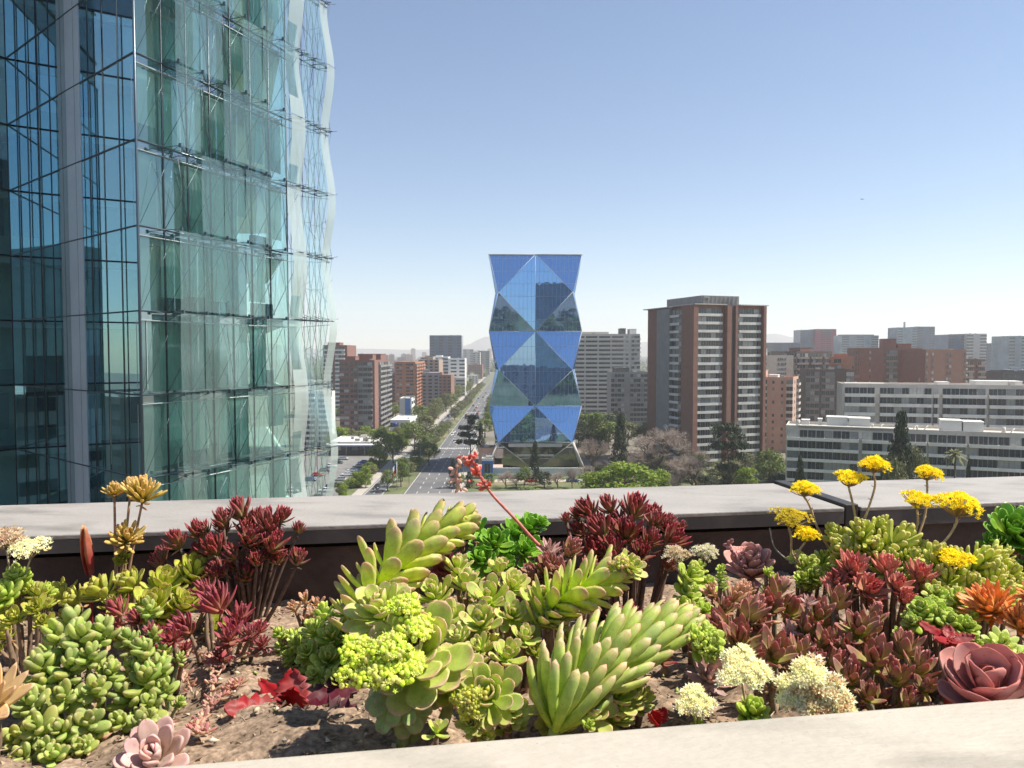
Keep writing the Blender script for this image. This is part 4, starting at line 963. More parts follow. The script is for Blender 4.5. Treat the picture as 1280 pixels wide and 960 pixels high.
# ================================================================ PLANTER
U = Vector((math.cos(R(8.9)), math.sin(R(8.9)), 0)); V = Vector((-U.y, U.x, 0))
ZC = CAMH - .43
def PL(u, v, z): return U * u + V * v + Vector((0, 0, z))
def plbox(mb, u0, u1, v0, v1, z0, z1, mi=0, bev=0):
    vs = [PL(u, v, z) for z in (z0, z1) for u, v in ((u0, v0), (u1, v0), (u1, v1), (u0, v1))]
    mb.add(vs, [(0,3,2,1),(4,5,6,7),(0,1,5,4),(1,2,6,5),(2,3,7,6),(3,0,4,7)], mi)
def bevel(o, w=.004, seg=2):
    m = o.modifiers.new('bevel', 'BEVEL'); m.width = w; m.segments = seg; m.limit_method = 'ANGLE'
def copemat(name, col, dark):
    m = mat(name, col, .62, var=.10, scale=3.0, bump=.25, bscale=60, stretch=(1, 2.5, 1), dirt=tuple(c * .56 for c in col), dscale=3.4)
    nt = m.node_tree; N = nt.nodes; L = nt.links; b = N['Principled BSDF']
    # short dark scratches and specks worn into the coating
    tc = N.new('ShaderNodeTexCoord'); mp = N.new('ShaderNodeMapping'); mp.inputs['Scale'].default_value = (9, 60, 9); mp.inputs['Rotation'].default_value = (0, 0, R(-9)); L.new(tc.outputs['Object'], mp.inputs[0])
    nz = N.new('ShaderNodeTexNoise'); nz.inputs['Scale'].default_value = 1.0; nz.inputs['Detail'].default_value = 3; L.new(mp.outputs[0], nz.inputs[0])
    r = N.new('ShaderNodeValToRGB'); r.color_ramp.elements[0].position = .715; r.color_ramp.elements[1].position = .75
    r.color_ramp.elements[0].color = (0, 0, 0, 1); r.color_ramp.elements[1].color = (.7, .7, .7, 1); L.new(nz.outputs['Fac'], r.inputs[0])
    n2 = N.new('ShaderNodeTexNoise'); n2.inputs['Scale'].default_value = 170; n2.inputs['Detail'].default_value = 2; L.new(tc.outputs['Object'], n2.inputs[0])
    r2 = N.new('ShaderNodeValToRGB'); r2.color_ramp.elements[0].position = .70; r2.color_ramp.elements[1].position = .74
    r2.color_ramp.elements[0].color = (0, 0, 0, 1); r2.color_ramp.elements[1].color = (.6, .6, .6, 1); L.new(n2.outputs['Fac'], r2.inputs[0])
    ad = N.new('ShaderNodeMath'); ad.operation = 'MAXIMUM'; L.new(r.outputs[0], ad.inputs[0]); L.new(r2.outputs[0], ad.inputs[1])
    mx = N.new('ShaderNodeMix'); mx.data_type = 'RGBA'; mx.inputs[7].default_value = tuple(dark) + (1,)
    src = b.inputs['Base Color'].links[0].from_socket; L.new(ad.outputs[0], mx.inputs[0]); L.new(src, mx.inputs[6]); L.new(mx.outputs[2], b.inputs['Base Color'])
    return m
M_COPE = copemat('coping_paint', (.31, .288, .265), (.20, .18, .16))
M_COPE2 = copemat('kerb_paint', (.42, .38, .315), (.24, .21, .18))
M_FASC = mat('coping_edge', (.075, .068, .066), .55, var=.2, scale=4, bump=.2, bscale=40, dirt=(.13, .11, .10), dscale=9)  # darker than the slab top, with the edge's shade put into the colour
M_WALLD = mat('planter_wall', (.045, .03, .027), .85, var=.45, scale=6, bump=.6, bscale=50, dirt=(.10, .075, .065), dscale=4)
# parapet under the far coping and its coping slabs
vF0, vF1 = 1.917, 2.315
t = thing('planter_wall', 'dark low parapet wall behind the succulents, under the pale coping slabs', 'wall', PL(0, vF0 + .03, ZC))
def relbox(mb, o, *a):
    k = len(mb.v); plbox(mb, *a); l = o.location
    for i in range(k, len(mb.v)): mb.v[i] = (mb.v[i][0] - l.x, mb.v[i][1] - l.y, mb.v[i][2] - l.z)
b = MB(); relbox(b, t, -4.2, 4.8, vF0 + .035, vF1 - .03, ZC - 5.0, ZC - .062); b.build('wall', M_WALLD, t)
UJ = 1.235
for i, (a, c, lb) in enumerate(((-4.2, UJ - .004, 'long pale grey coping slab left of the dark joint strip'), (UJ + .045, 4.8, 'pale grey coping slab right of the dark joint strip'))):
    o = thing('coping_slab', lb, 'coping', PL((a + c) / 2, vF0, ZC))
    b = MB(); relbox(b, o, a, c, vF0, vF1, ZC - .012, ZC); s = b.build('slab_top', M_COPE, o); bevel(s, .003)
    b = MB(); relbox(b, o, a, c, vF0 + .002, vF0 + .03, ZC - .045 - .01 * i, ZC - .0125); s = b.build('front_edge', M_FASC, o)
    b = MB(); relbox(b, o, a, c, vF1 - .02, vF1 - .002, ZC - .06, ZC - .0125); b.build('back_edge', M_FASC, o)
o = MB(); plbox(o, UJ, UJ + .040, vF0 + .003, vF1 + .006, ZC - .055, ZC + .008); o = o.build('joint_strip', mat('strip_dark', (.03, .028, .028), .6, var=.3, scale=8)); bevel(o, .003)
tag(o, 'dark raised joint strip crossing the far coping', 'joint strip')
# near kerb
vN = .822
o = thing('planter_kerb', 'cream painted near edge of the planter, cut by the bottom of the view', 'kerb', PL(0, .6, ZC))
b = MB(); relbox(b, o, -1.6, 3.2, .30, vN, ZC - .16, ZC); s = b.build('kerb_body', M_COPE2, o); bevel(s, .006, 3)
# soil
def soil_z(x, y):
    v = V.x * x + V.y * y; t_ = min(max((v - vN) / (vF0 - vN), 0), 1)
    return ZC - .075 - .125 * t_ + .012 * math.sin(x * 9 + y * 4) + .010 * math.sin(y * 17 - x * 6 + 1) + .006 * math.sin(x * 31 + y * 23)
rs_ = random.Random(9); b = MB(); nu, nv = 380, 130
from mathutils import noise as mn
vs = []; cs = []
for i in range(nu + 1):
    for j in range(nv + 1):
        u = -2.2 + 5.4 * i / nu; v = vN - .02 + (vF0 + .06 - vN) * j / nv; p = PL(u, v, 0)
        n = mn.noise(Vector((p.x * 22, p.y * 22, 0))); n2 = mn.noise(Vector((p.x * 70, p.y * 70, 3)))
        vs.append((p.x, p.y, soil_z(p.x, p.y) + .009 * n + .006 * n2))
        k = .85 + .6 * n2 + .35 * n - .35 * max(0, mn.noise(Vector((p.x * 5, p.y * 5, 7)))); c = Vector((.30, .215, .15)) * k; cs.append((c.x, c.y, c.z, 1))
b.add(vs, [(i * (nv + 1) + j, (i + 1) * (nv + 1) + j, (i + 1) * (nv + 1) + j + 1, i * (nv + 1) + j + 1) for i in range(nu) for j in range(nv)], 0, cs, True)
struct('soil', b, colmat('soil', .95, 0, .45, 140, .1, bump=.9))
b = MB()
for i in range(17000):
    u = rs_.uniform(-1.9, 2.4); v = rs_.uniform(vN + .005, vF0); p = PL(u, v, 0); s = rs_.uniform(.0014, .0062) * (1.5 if rs_.random() < .06 else 1)
    c = Vector((p.x, p.y, soil_z(p.x, p.y) + s * .4)); q = [c + Vector((rs_.gauss(0, 1), rs_.gauss(0, 1), rs_.gauss(0, .7))).normalized() * s for _ in range(4)]
    k = rs_.uniform(.5, 1.6); col = (.30 * k, .22 * k, .15 * k, 1) if rs_.random() < .85 else (.5, .42, .32, 1)
    b.add(q, [(0, 1, 2), (0, 3, 1), (1, 3, 2), (0, 2, 3)], 0, [col] * 4)
for i in range(420):   # dry bits of leaf and twig lying about
    u = rs_.uniform(-1.9, 2.4); v = rs_.uniform(vN + .01, vF0 - .1); p = PL(u, v, 0); p.z = soil_z(p.x, p.y) + .004
    th = rs_.uniform(0, 6.28); d = Vector((math.cos(th), math.sin(th), rs_.uniform(-.2, .4))); L_ = rs_.uniform(.008, .026)
    b.tube([p, p + d * L_ * .5 + Vector((0, 0, .002)), p + d * L_], [.0009, .0014, .0005], 3, 0, (.42, .33, .24, 1))
for i in range(520):   # shed succulent leaves
    u = rs_.uniform(-1.9, 2.4); v = rs_.uniform(vN + .01, vF0 - .05); p = PL(u, v, 0); p.z = soil_z(p.x, p.y) + .006; th = rs_.uniform(0, 6.28)
    cc = [(.45, .34, .2), (.5, .25, .18), (.55, .42, .28), (.38, .42, .14), (.3, .12, .1), (.6, .52, .4)][rs_.randrange(6)]; L_ = rs_.uniform(.008, .022)
    d = Vector((math.cos(th), math.sin(th), rs_.uniform(-.1, .5))); q = Vector((-d.y, d.x, 0)) * L_ * .28
    b.add([p, p + d * L_ * .5 + q, p + d * L_, p + d * L_ * .5 - q, p + d * L_ * .5 + Vector((0, 0, .004))], [(0, 1, 4), (1, 2, 4), (2, 3, 4), (3, 0, 4), (0, 3, 2, 1)], 0, [cc + (1,)] * 5, True)
o = b.build('soil_litter', colmat('litter', .95, 0, .2, 200, .1)); o['kind'] = 'stuff'; tag(o, 'loose soil crumbs and dry twigs scattered between the succulents', 'soil crumbs')

# ================================================================ SUCCULENT KIT
SH = {
 'spoon': [(0, .38, .7), (.2, .45, .8), (.45, .72, .95), (.68, 1, 1), (.86, .9, .8), (.95, .55, .5)],
 'lance': [(0, .62, .8), (.2, .85, 1), (.45, 1, 1), (.7, .78, .8), (.88, .42, .5)],
 'finger': [(0, .6, .7), (.2, .8, .9), (.5, 1, 1), (.8, .96, .95), (.93, .7, .7)],
 'bean': [(0, .3, .35), (.12, .66, .66), (.35, .98, .98), (.62, 1, 1), (.85, .72, .72), (.96, .35, .35)],
 'cup': [(0, .45, .8), (.2, .62, .9), (.5, .92, 1), (.74, 1, .9), (.9, .72, .7), (.965, .38, .5)],
}
def lerp3(a, b, t): return tuple(a[i] + (b[i] - a[i]) * t for i in range(3))
def leaf(mb, o, d, up, L, W, T, shp, c0, c1, ct, curl=0.0, n=8, cup=.12, tips=.8, rim=.5, tw=0.0):
    d = d.normalized(); side = d.cross(up)
    side = side.normalized() if side.length > 1e-5 else d.orthogonal().normalized()
    up = side.cross(d).normalized()
    tb = SH[shp]; vs = []; cs = []; p = o.copy(); tp = 0
    for (t, w, th) in tb + [(1, 0, 0)]:
        a = curl * (t + tp) / 2; dd = d * math.cos(a) + up * math.sin(a); p = p + dd * (t - tp) * L; tp = t
        a2 = curl * t; nn = up * math.cos(a2) - d * math.sin(a2)
        k = max(0, (t - tips) / (1 - tips)); base = lerp3(c0, c1, min(1, t * 1.25))
        if t == 1: vs.append(p); c = lerp3(base, ct, 1); cs.append(c + (1,)); break
        for j in range(n):
            an = 2 * math.pi * j / n; cx, sy_ = math.cos(an), math.sin(an)
            y = sy_ * T / 2 * th * (.35 if sy_ > 0 else 1.0) + cup * W * w * cx * cx
            vs.append(p + side * (cx * W / 2 * w) + nn * y)
            e = min(1, k * .9 + (rim * max(0, abs(cx) - .8) * 5 if t > .3 else 0)); cs.append(lerp3(base, ct, e) + (1,))
    m = len(tb)
    fs = [(i * n + j, i * n + (j + 1) % n, (i + 1) * n + (j + 1) % n, (i + 1) * n + j) for i in range(m - 1) for j in range(n)]
    fs += [((m - 1) * n + j, (m - 1) * n + (j + 1) % n, m * n) for j in range(n)]
    mb.add(vs, fs, 0, cs, True)
def jit(c, r, a=.1): k = 1 + r.uniform(-a, a); return tuple(min(.9, x * k * (1 + r.uniform(-a, a) * .5)) for x in c)
def rosette(mb, c, ax, Rr, n, S, r, origin):
    """leaves packed round an axis; c centre of the base, Rr outer radius"""
    ax = ax.normalized(); e1 = ax.orthogonal().normalized(); e2 = ax.cross(e1); ph = r.uniform(0, 6.28)
    lo = S.get('t0', 8); hi = S.get('t1', 78); hgt = S.get('hgt', .25); nn = S.get('n', 8)
    for i in range(n):
        f = (i + .5) / n; th = ph + i * 2.39996 + r.gauss(0, .12)
        rad = e1 * math.cos(th) + e2 * math.sin(th); tilt = R(lo + (hi - lo) * f ** S.get('tp', .8) + r.gauss(0, 6.5))
        d = ax * math.cos(tilt) + rad * math.sin(tilt); up = ax * math.sin(tilt) - rad * math.cos(tilt)
        L = Rr * (S.get('l0', .45) + (1 - S.get('l0', .45)) * f ** .6) * r.uniform(.84, 1.14) * (1 if f < .92 else r.uniform(.8, 1.05))
        o = c - origin + ax * (Rr * hgt * (1 - f)) + rad * Rr * .05 * f
        W = L * S['w']; inner = S.get('cin'); c0, c1 = S['c0'], S['c1']
        if inner and f < .45: c1 = lerp3(inner, c1, f / .45)
        leaf(mb, o, d, up, L, W, W * S.get('th', .35), S['s'], jit(c0, r, S.get('j', .1)), jit(c1, r, S.get('j', .1)), jit(S['ct'], r), S.get('curl', .35), nn, S.get('cup', .12), S.get('tips', .8), S.get('rim', .5))
def spline(pts, n):
    pts = [Vector(p) for p in pts]; out = []
    P_ = [pts[0] * 2 - pts[1]] + pts + [pts[-1] * 2 - pts[-2]]; m = len(pts) - 1
    for i in range(n + 1):
        t = i / n * m; k = min(int(t), m - 1); f = t - k; a, b_, c, d = P_[k:k + 4]
        out.append(.5 * (2 * b_ + (c - a) * f + (2 * a - 5 * b_ + 4 * c - d) * f * f + (3 * b_ - a - 3 * c + d) * f ** 3))
    return out
def shoot(mb, path, n, S, r, origin, Lm, stem_r=.004):
    """leaves spiralling along a curved stem"""
    pts = spline(path, 24); ph = r.uniform(0, 6.28); a = (pts[1] - pts[0]).orthogonal().normalized()
    fr = []
    for i in range(25):
        t = (pts[min(i + 1, 24)] - pts[max(i - 1, 0)]).normalized(); a = (a - t * a.dot(t)).normalized(); fr.append((t, a, t.cross(a)))
    for i in range(n):
        f = (i + .5) / n; k = min(int(f * 24), 23); g = f * 24 - k; p = pts[k].lerp(pts[k + 1], g); t, e1, e2 = fr[k]
        th = ph + i * 2.39996 + r.gauss(0, .08); rad = e1 * math.cos(th) + e2 * math.sin(th)
        tilt = R(S.get('t1', 75) + (S.get('t0', 15) - S.get('t1', 75)) * f ** S.get('tp', 2.0) + r.gauss(0, 5))
        d = t * math.cos(tilt) + rad * math.sin(tilt); d += Vector((0, 0, S.get('lift', 0))); d.normalize()
        up = t * math.sin(tilt) - rad * math.cos(tilt)
        L = Lm * (S.get('lb', .8) + (1 - S.get('lb', .8)) * math.sin(math.pi * min(f * 1.2, 1) ** .7)) * (1 if f < .75 else 1 - (f - .75) * S.get('shr', 2.2)) * r.uniform(.9, 1.1)
        leaf(mb, p - origin + rad * stem_r, d, up, L, L * S['w'], L * S['w'] * S.get('th', .35), S['s'], jit(S['c0'], r), jit(S['c1'], r), jit(S['ct'], r), S.get('curl', .35), S.get('n', 8), S.get('cup', .12), S.get('tips', .8), S.get('rim', .5))
def blob(mb, c, s, col, sq=1.0):
    v = [Vector((1,0,0)),Vector((-1,0,0)),Vector((0,1,0)),Vector((0,-1,0)),Vector((0,0,1)),Vector((0,0,-1))]
    F_ = [(0,2,4),(2,1,4),(1,3,4),(3,0,4),(2,0,5),(1,2,5),(3,1,5),(0,3,5)]
    vv = [x * s for x in v]; fs = []; cache = {}
    def md(i, j):
        k = (min(i, j), max(i, j))
        if k not in cache: cache[k] = len(vv); vv.append((v[i] + v[j]).normalized() * s)
        return cache[k]
    for a, b_, c_ in F_:
        x, y, z = md(a, b_), md(b_, c_), md(c_, a); fs += [(a, x, z), (x, b_, y), (z, y, c_), (x, y, z)]
    mb.add([c + Vector((p.x, p.y, p.z * sq)) for p in vv], fs, 0, [tuple(col) + (1,)] * len(vv), True)
def umbel(mb, c, Rr, up, n, cols_, r, flat=.45, size=.0045, stalkc=(.35, .33, .08), kind='star', foot=None):
    up = up.normalized(); e1 = up.orthogonal().normalized(); e2 = up.cross(e1)
    foot = foot if foot is not None else c - up * Rr * .9
    for i in range(n):
        th = i * 2.39996; f = math.sqrt((i + .5) / n) * r.uniform(.9, 1.05)
        lump = 1 + .22 * math.sin(th * 3 + c.x * 50) + .15 * math.sin(th * 5)
        rad = (e1 * math.cos(th) + e2 * math.sin(th)) * f * Rr * lump
        p = c + rad + up * Rr * flat * (math.sqrt(max(0, 1 - f * f)) + r.uniform(-.12, .12)) + Vector((r.gauss(0, 1), r.gauss(0, 1), r.gauss(0, 1))) * size * .3
        if i % 5 == 0: mb.tube([foot, (foot + p) / 2 + rad * .12, p], [size * .22] * 3, 3, 0, tuple(stalkc) + (1,), cap=False)
        col = jit(cols_[r.randrange(len(cols_))], r, .12)
        if kind == 'bead' and i % 3: blob(mb, p, size * r.uniform(.5, 1.0), col, 1.1)
        else:
            ax = (up + rad.normalized() * .7 * f + Vector((r.gauss(0, .25), r.gauss(0, .25), r.gauss(0, .25)))).normalized(); a = ax.orthogonal().normalized(); q = ax.cross(a); s = size * r.uniform(.8, 1.2); w0 = r.uniform(0, 1)
            vs = [p - ax * s * .3]; fs = []
            for k in range(5):
                an = w0 + k * 1.2566
                rd = a * math.cos(an) + q * math.sin(an); sd = q * math.cos(an) - a * math.sin(an); m = len(vs)
                vs += [p + rd * s * .55 + sd * s * .28 + ax * s * .3, p + rd * s * 1.15 + ax * s * (.75), p + rd * s * .55 - sd * s * .28 + ax * s * .3]
                fs += [(0, m, m + 1, m + 2)]
            mb.add(vs, fs, 0, [tuple(col) + (1,)] * len(vs))
            blob(mb, p + ax * s * .25, s * .33, jit(cols_[-1], r, .1))
M_LEAF = colmat('succulent_leaf', .48, .40, .2, 70, .35, 1.25, bloom=.22, spots=.6)
M_LEAFG = colmat('glossy_leaf', .30, .32, .12, 40, .5, 1.15, bloom=.08, spots=.3)
M_WAX = colmat('waxy_leaf', .55, .26, .2, 40, .3, 1.22, bloom=.35, spots=.5)
M_STEM = colmat('stem_bark', .8, 0, .3, 90, .2)
M_PET = colmat('petals', .6, .42, .08, 80, .2, 1.2)
# colours of the leaves themselves
SP = {
 'sedum_bean': dict(s='bean', w=.58, th=.9, j=.2, c0=(.34, .41, .08), c1=(.38, .45, .11), ct=(.52, .42, .20), t0=10, t1=80, l0=.55, hgt=.9, curl=.15, cup=0, rim=0, n=8, tips=.9),
 'darkred': dict(s='lance', w=.27, th=.5, c0=(.30, .32, .09), c1=(.27, .07, .06), ct=(.34, .035, .05), cin=(.22, .03, .04), t0=4, t1=62, l0=.6, hgt=.45, curl=.5, rim=.5, n=6, tips=.55),
 'crimson': dict(s='lance', w=.26, th=.5, c0=(.42, .22, .12), c1=(.40, .08, .09), ct=(.32, .03, .07), t0=5, t1=75, l0=.55, hgt=.45, curl=.5, rim=.4, n=6, tips=.6),
 'lime': dict(s='cup', w=.42, th=.25, c0=(.50, .58, .07), c1=(.54, .58, .08), ct=(.30, .17, .07), t0=6, t1=72, l0=.5, hgt=.35, curl=.5, rim=.55, n=8, tips=.88),
 'brightgreen': dict(s='spoon', w=.42, th=.18, c0=(.40, .56, .06), c1=(.20, .42, .04), ct=(.32, .52, .08), cin=(.28, .50, .05), t0=6, t1=80, l0=.5, hgt=.3, curl=.45, rim=.4, n=8, tips=.9),
 'palegreen': dict(s='spoon', w=.42, th=.32, c0=(.52, .64, .07), c1=(.54, .60, .15), ct=(.64, .40, .28), cin=(.56, .68, .10), t0=6, t1=78, l0=.5, hgt=.35, curl=.45, rim=.35, n=8, tips=.84),
 'longgreen': dict(s='cup', w=.39, th=.32, c0=(.52, .64, .06), c1=(.53, .58, .12), ct=(.58, .32, .24), t0=25, t1=68, lb=.85, curl=.3, rim=.3, n=8, tips=.80),
 'finger': dict(s='finger', w=.185, th=.62, c0=(.44, .58, .05), c1=(.46, .56, .12), ct=(.68, .40, .32), t0=22, t1=78, lb=.95, curl=.75, rim=.2, n=8, tips=.84, lift=.6),
 'bigspoon': dict(s='spoon', w=.5, th=.28, c0=(.50, .62, .07), c1=(.54, .60, .15), ct=(.66, .40, .30), t0=14, t1=88, l0=.5, hgt=.4, curl=.35, rim=.45, n=10, tips=.86),
 'droop': dict(s='spoon', w=.46, th=.25, c0=(.40, .50, .12), c1=(.40, .50, .2), ct=(.60, .42, .26), t0=60, t1=135, l0=.7, hgt=.2, curl=.1, rim=.4, n=10, tips=.86),
 'pinkfat': dict(s='cup', w=.46, th=.6, c0=(.52, .40, .30), c1=(.60, .40, .34), ct=(.62, .36, .33), t0=8, t1=82, l0=.5, hgt=.4, curl=.3, rim=.2, n=10, tips=.85),
 'peach': dict(s='lance', w=.36, th=.5, c0=(.60, .48, .25), c1=(.66, .46, .22), ct=(.62, .36, .22), t0=10, t1=82, l0=.55, hgt=.3, curl=.25, rim=.2, n=8, tips=.8),
 'pinkrose': dict(s='cup', w=.46, th=.35, c0=(.50, .30, .22), c1=(.56, .29, .25), ct=(.64, .36, .3), t0=8, t1=74, l0=.5, hgt=.5, curl=.35, rim=.4, n=8, tips=.86),
 'bigpink': dict(s='cup', w=.78, th=.16, c0=(.50, .29, .25), c1=(.48, .22, .20), ct=(.62, .20, .15), t0=14, t1=66, l0=.45, hgt=.18, curl=.5, cup=.14, rim=.75, n=12, tips=.93, j=.05),
 'mauve': dict(s='lance', w=.30, th=.4, c0=(.56, .42, .34), c1=(.56, .38, .34), ct=(.40, .18, .18), t0=10, t1=80, l0=.5, hgt=.3, curl=.35, rim=.2, n=8, tips=.8),
 'plumgreen': dict(s='lance', w=.40, th=.28, c0=(.46, .48, .11), c1=(.32, .15, .11), ct=(.46, .15, .14), cin=(.40, .13, .12), t0=6, t1=60, l0=.62, hgt=.4, curl=.45, rim=.5, n=8, tips=.7, tp=.9),
 'coral': dict(s='lance', w=.34, th=.35, c0=(.50, .32, .16), c1=(.52, .17, .13), ct=(.56, .12, .11), cin=(.58, .12, .09), t0=5, t1=66, l0=.6, hgt=.35, curl=.45, rim=.4, n=8, tips=.75),
 'orange': dict(s='lance', w=.27, th=.4, c0=(.72, .46, .14), c1=(.74, .33, .09), ct=(.70, .22, .07), t0=5, t1=82, l0=.6, hgt=.3, curl=.3, rim=.3, n=6, tips=.75),
 'sedumfinger': dict(s='finger', w=.30, th=.8, c0=(.44, .54, .07), c1=(.54, .58, .11), ct=(.62, .50, .22), t0=4, t1=76, l0=.75, hgt=.9, curl=.55, rim=0, n=6, tips=.88),
 'greenbead': dict(s='bean', w=.55, th=.7, c0=(.34, .46, .05), c1=(.42, .52, .07), ct=(.46, .52, .12), t0=6, t1=80, l0=.5, hgt=.7, curl=.3, rim=0, n=6, tips=.9),
 'paleyellow': dict(s='bean', w=.42, th=.7, c0=(.48, .58, .12), c1=(.60, .66, .20), ct=(.62, .66, .28), t0=8, t1=84, l0=.5, hgt=.4, curl=.2, rim=0, n=8, tips=.9),
 'greencrassula': dict(s='spoon', w=.5, th=.4, c0=(.46, .60, .07), c1=(.48, .58, .11), ct=(.60, .58, .2), t0=8, t1=80, l0=.5, hgt=.8, curl=.3, rim=.3, n=6, tips=.85),
 'pinkbits': dict(s='bean', w=.5, th=.8, c0=(.52, .36, .24), c1=(.58, .34, .26), ct=(.56, .24, .2), t0=8, t1=85, l0=.6, hgt=.9, curl=.2, rim=0, n=6, tips=.8),
 'straw': dict(s='finger', w=.20, th=.7, c0=(.46, .38, .08), c1=(.64, .50, .14), ct=(.62, .38, .16), t0=0, t1=72, l0=.8, hgt=.35, curl=.3, rim=0, n=5, tips=.8),
 'peachstick': dict(s='finger', w=.28, th=.7, c0=(.52, .40, .18), c1=(.60, .38, .24), ct=(.60, .32, .22), t0=5, t1=55, l0=.7, hgt=.5, curl=.2, rim=0, n=6, tips=.8),
}
def lean(px, py, amt=.38, r=None):
    j = Vector((r.gauss(0, .16), r.gauss(0, .12), 0)) if r else Vector()
    return (Vector((0, -amt, 1)) + j).normalized()
def plant(name, label, heads, spec, D, root=None, nleaf=38, seed=1, m=None, stemc=(.22, .15, .10), stem_r=.0045, cat='succulent', group=None, base_u=None, sink=0, amt=.38, stems=True, spread=.7, big=1.06, under=1):
    """heads: (px, py, radius_px[, dD[, spec]]) rosettes on stems that rise from one root"""
    r = random.Random(seed * 77 + 5); S0 = SP[spec]; m = m or M_LEAF
    hp = [(P(h[0], h[1], D + (h[3] if len(h) > 3 else 0)), big * (r.uniform(.82, 1.18) if len(heads) > 2 else 1) * h[2] / F * (D + (h[3] if len(h) > 3 else 0)), SP[h[4]] if len(h) > 4 else S0) for h in heads]
    if root: rp = P(root[0], 800, D if len(root) < 2 else root[1])
    else: rp = sum((h[0] for h in hp), Vector()) / len(hp) + Vector((0, .02, 0))
    rp.z = soil_z(rp.x, rp.y) - .006
    t = thing(name, label, cat, rp, 0, group)
    more = []
    for c, Rr, S in hp:
        if len(hp) < 3: break
        for q in range(under):
            c2 = c + Vector((r.uniform(-1.1, 1.1) * Rr, r.uniform(-.3, 1.0) * Rr, -Rr * r.uniform(.35, 1.3)))
            g2 = soil_z(c2.x, c2.y) + Rr * .25
            if c2.z < g2: c2.z = g2 + r.uniform(0, .4) * Rr
            more.append((c2, Rr * r.uniform(.6, .85), S))
    for c, Rr, S in hp + more:
        rt_ = Vector((c.x - rp.x, c.y - rp.y, 0)); rt_ = rt_ * (.35 / max(rt_.length, .02)) if len(hp) > 2 else rt_ * 0
        ax = (lean(0, 0, amt, r) + rt_ + Vector((r.gauss(0, .12), r.gauss(0, .1), 0))).normalized(); g = soil_z(c.x, c.y)
        b = MB(); base = c - ax * Rr * S.get('hgt', .25) * .6
        rosette(b, base, ax, Rr, int(nleaf * r.uniform(.85, 1.1)), S, r, rp)
        for q in range(r.randint(1, 4)):      # withered lower leaves
            th = r.uniform(0, 6.28); d = Vector((math.cos(th), math.sin(th), r.uniform(-1.1, .1))); cc = jit(((.42, .30, .17), (.50, .36, .2), S['ct'])[r.randrange(3)], r, .2)
            leaf(b, base - rp - ax * Rr * r.uniform(.05, .3), d, Vector((0, 0, 1)), Rr * r.uniform(.35, .65), Rr * S['w'] * .5, Rr * .06, S['s'], cc, cc, jit((.3, .18, .1), r), r.uniform(-.5, .9), 6, .25)
        b.build('rosette' if len(hp) > 1 else 'leaves', m, t)
        if stems:
            b = MB(); q = base - rp; mid = Vector((q.x * .55 + r.uniform(-.01, .01), q.y * .55, max(q.z * .35, .004)))
            b.tube(spline([Vector((q.x * spread, q.y * spread, g - rp.z - .006)), Vector((q.x * (.5 + spread / 2) + r.uniform(-.008, .008), q.y * (.5 + spread / 2), g - rp.z + (base.z - g) * .5)), q], 7), [stem_r * (1.1 - .05 * i) for i in range(8)], 6, 0, tuple(stemc) + (1,)); b.build('stem', M_STEM, t)
    return t
def flower_on(t, px, py, Rpx, D, n, cols_, kind='star', size=.0042, flat=.45, path=(), stalkc=(.40, .33, .22), seed=1, sr=.0016, up=None, stalk=True, foot_px=None):
    """a flower head on its stalk, child of plant t; path: pixel points of the stalk from its base up"""
    r = random.Random(seed + 900); o = t.location; c = P(px, py, D); Rr = Rpx / F * D; up = up or Vector((0, -.25, 1))
    pts = [P(a, b_, dd) - o for a, b_, dd in path] + [c - o - up.normalized() * Rr * .55]
    b = MB(); umbel(b, c - o, Rr, up, n, cols_, r, flat, size, stalkc, kind, foot=pts[-1] if stalk else None)
    par = t
    if stalk and len(pts) > 1:
        s_ = MB(); sp_ = spline(pts, 14); s_.tube(sp_, [sr * 1.3] + [sr] * 14, 6, 0, tuple(stalkc) + (1,))
        for k in (4, 8, 11):
            d = Vector((r.uniform(-1, 1), r.uniform(-.6, .2), .5)).normalized(); leaf(s_, sp_[k], d, Vector((0, 0, 1)), .009, .0035, .0015, 'bean', stalkc, stalkc, stalkc, .2, 5)
        par = s_.build('flower_stalk', M_STEM, t)
    b.build('flower_head', M_PET, par)
# ================================================================ THE PLANTS (placed by where they grow in the bed)
YEL = [(.90, .72, .02), (.93, .80, .05), (.88, .68, .02)]
CRM = [(.90, .88, .56), (.92, .90, .66), (.86, .80, .48)]
YG = [(.62, .74, .08), (.72, .80, .14), (.68, .68, .22)]
# ---- back row, left
t = plant('cream_flower_plant', 'green succulent with broad cream flower heads at the left edge of the bed', [(22, 722, 24, 0), (4, 745, 24, -.05), (34, 735, 15, .02)], 'greenbead', 1.42, nleaf=34, seed=1)
flower_on(t, 36, 688, 22, 1.40, 150, CRM, path=[(25, 735, 1.42)], seed=1, size=.0045)
flower_on(t, 6, 676, 24, 1.42, 170, [(.62, .48, .30), (.72, .62, .42), (.5, .34, .22)], path=[(15, 735, 1.42)], seed=2, size=.0045)
plant('lime_sedum', 'yellow green leafy sedum on the left edge below the cream flowers', [(20, 775, 22), (45, 762, 20), (58, 782, 18, .03), (8, 795, 18, .05), (48, 742, 18, .1)], 'lime', 1.32, nleaf=26, seed=2)
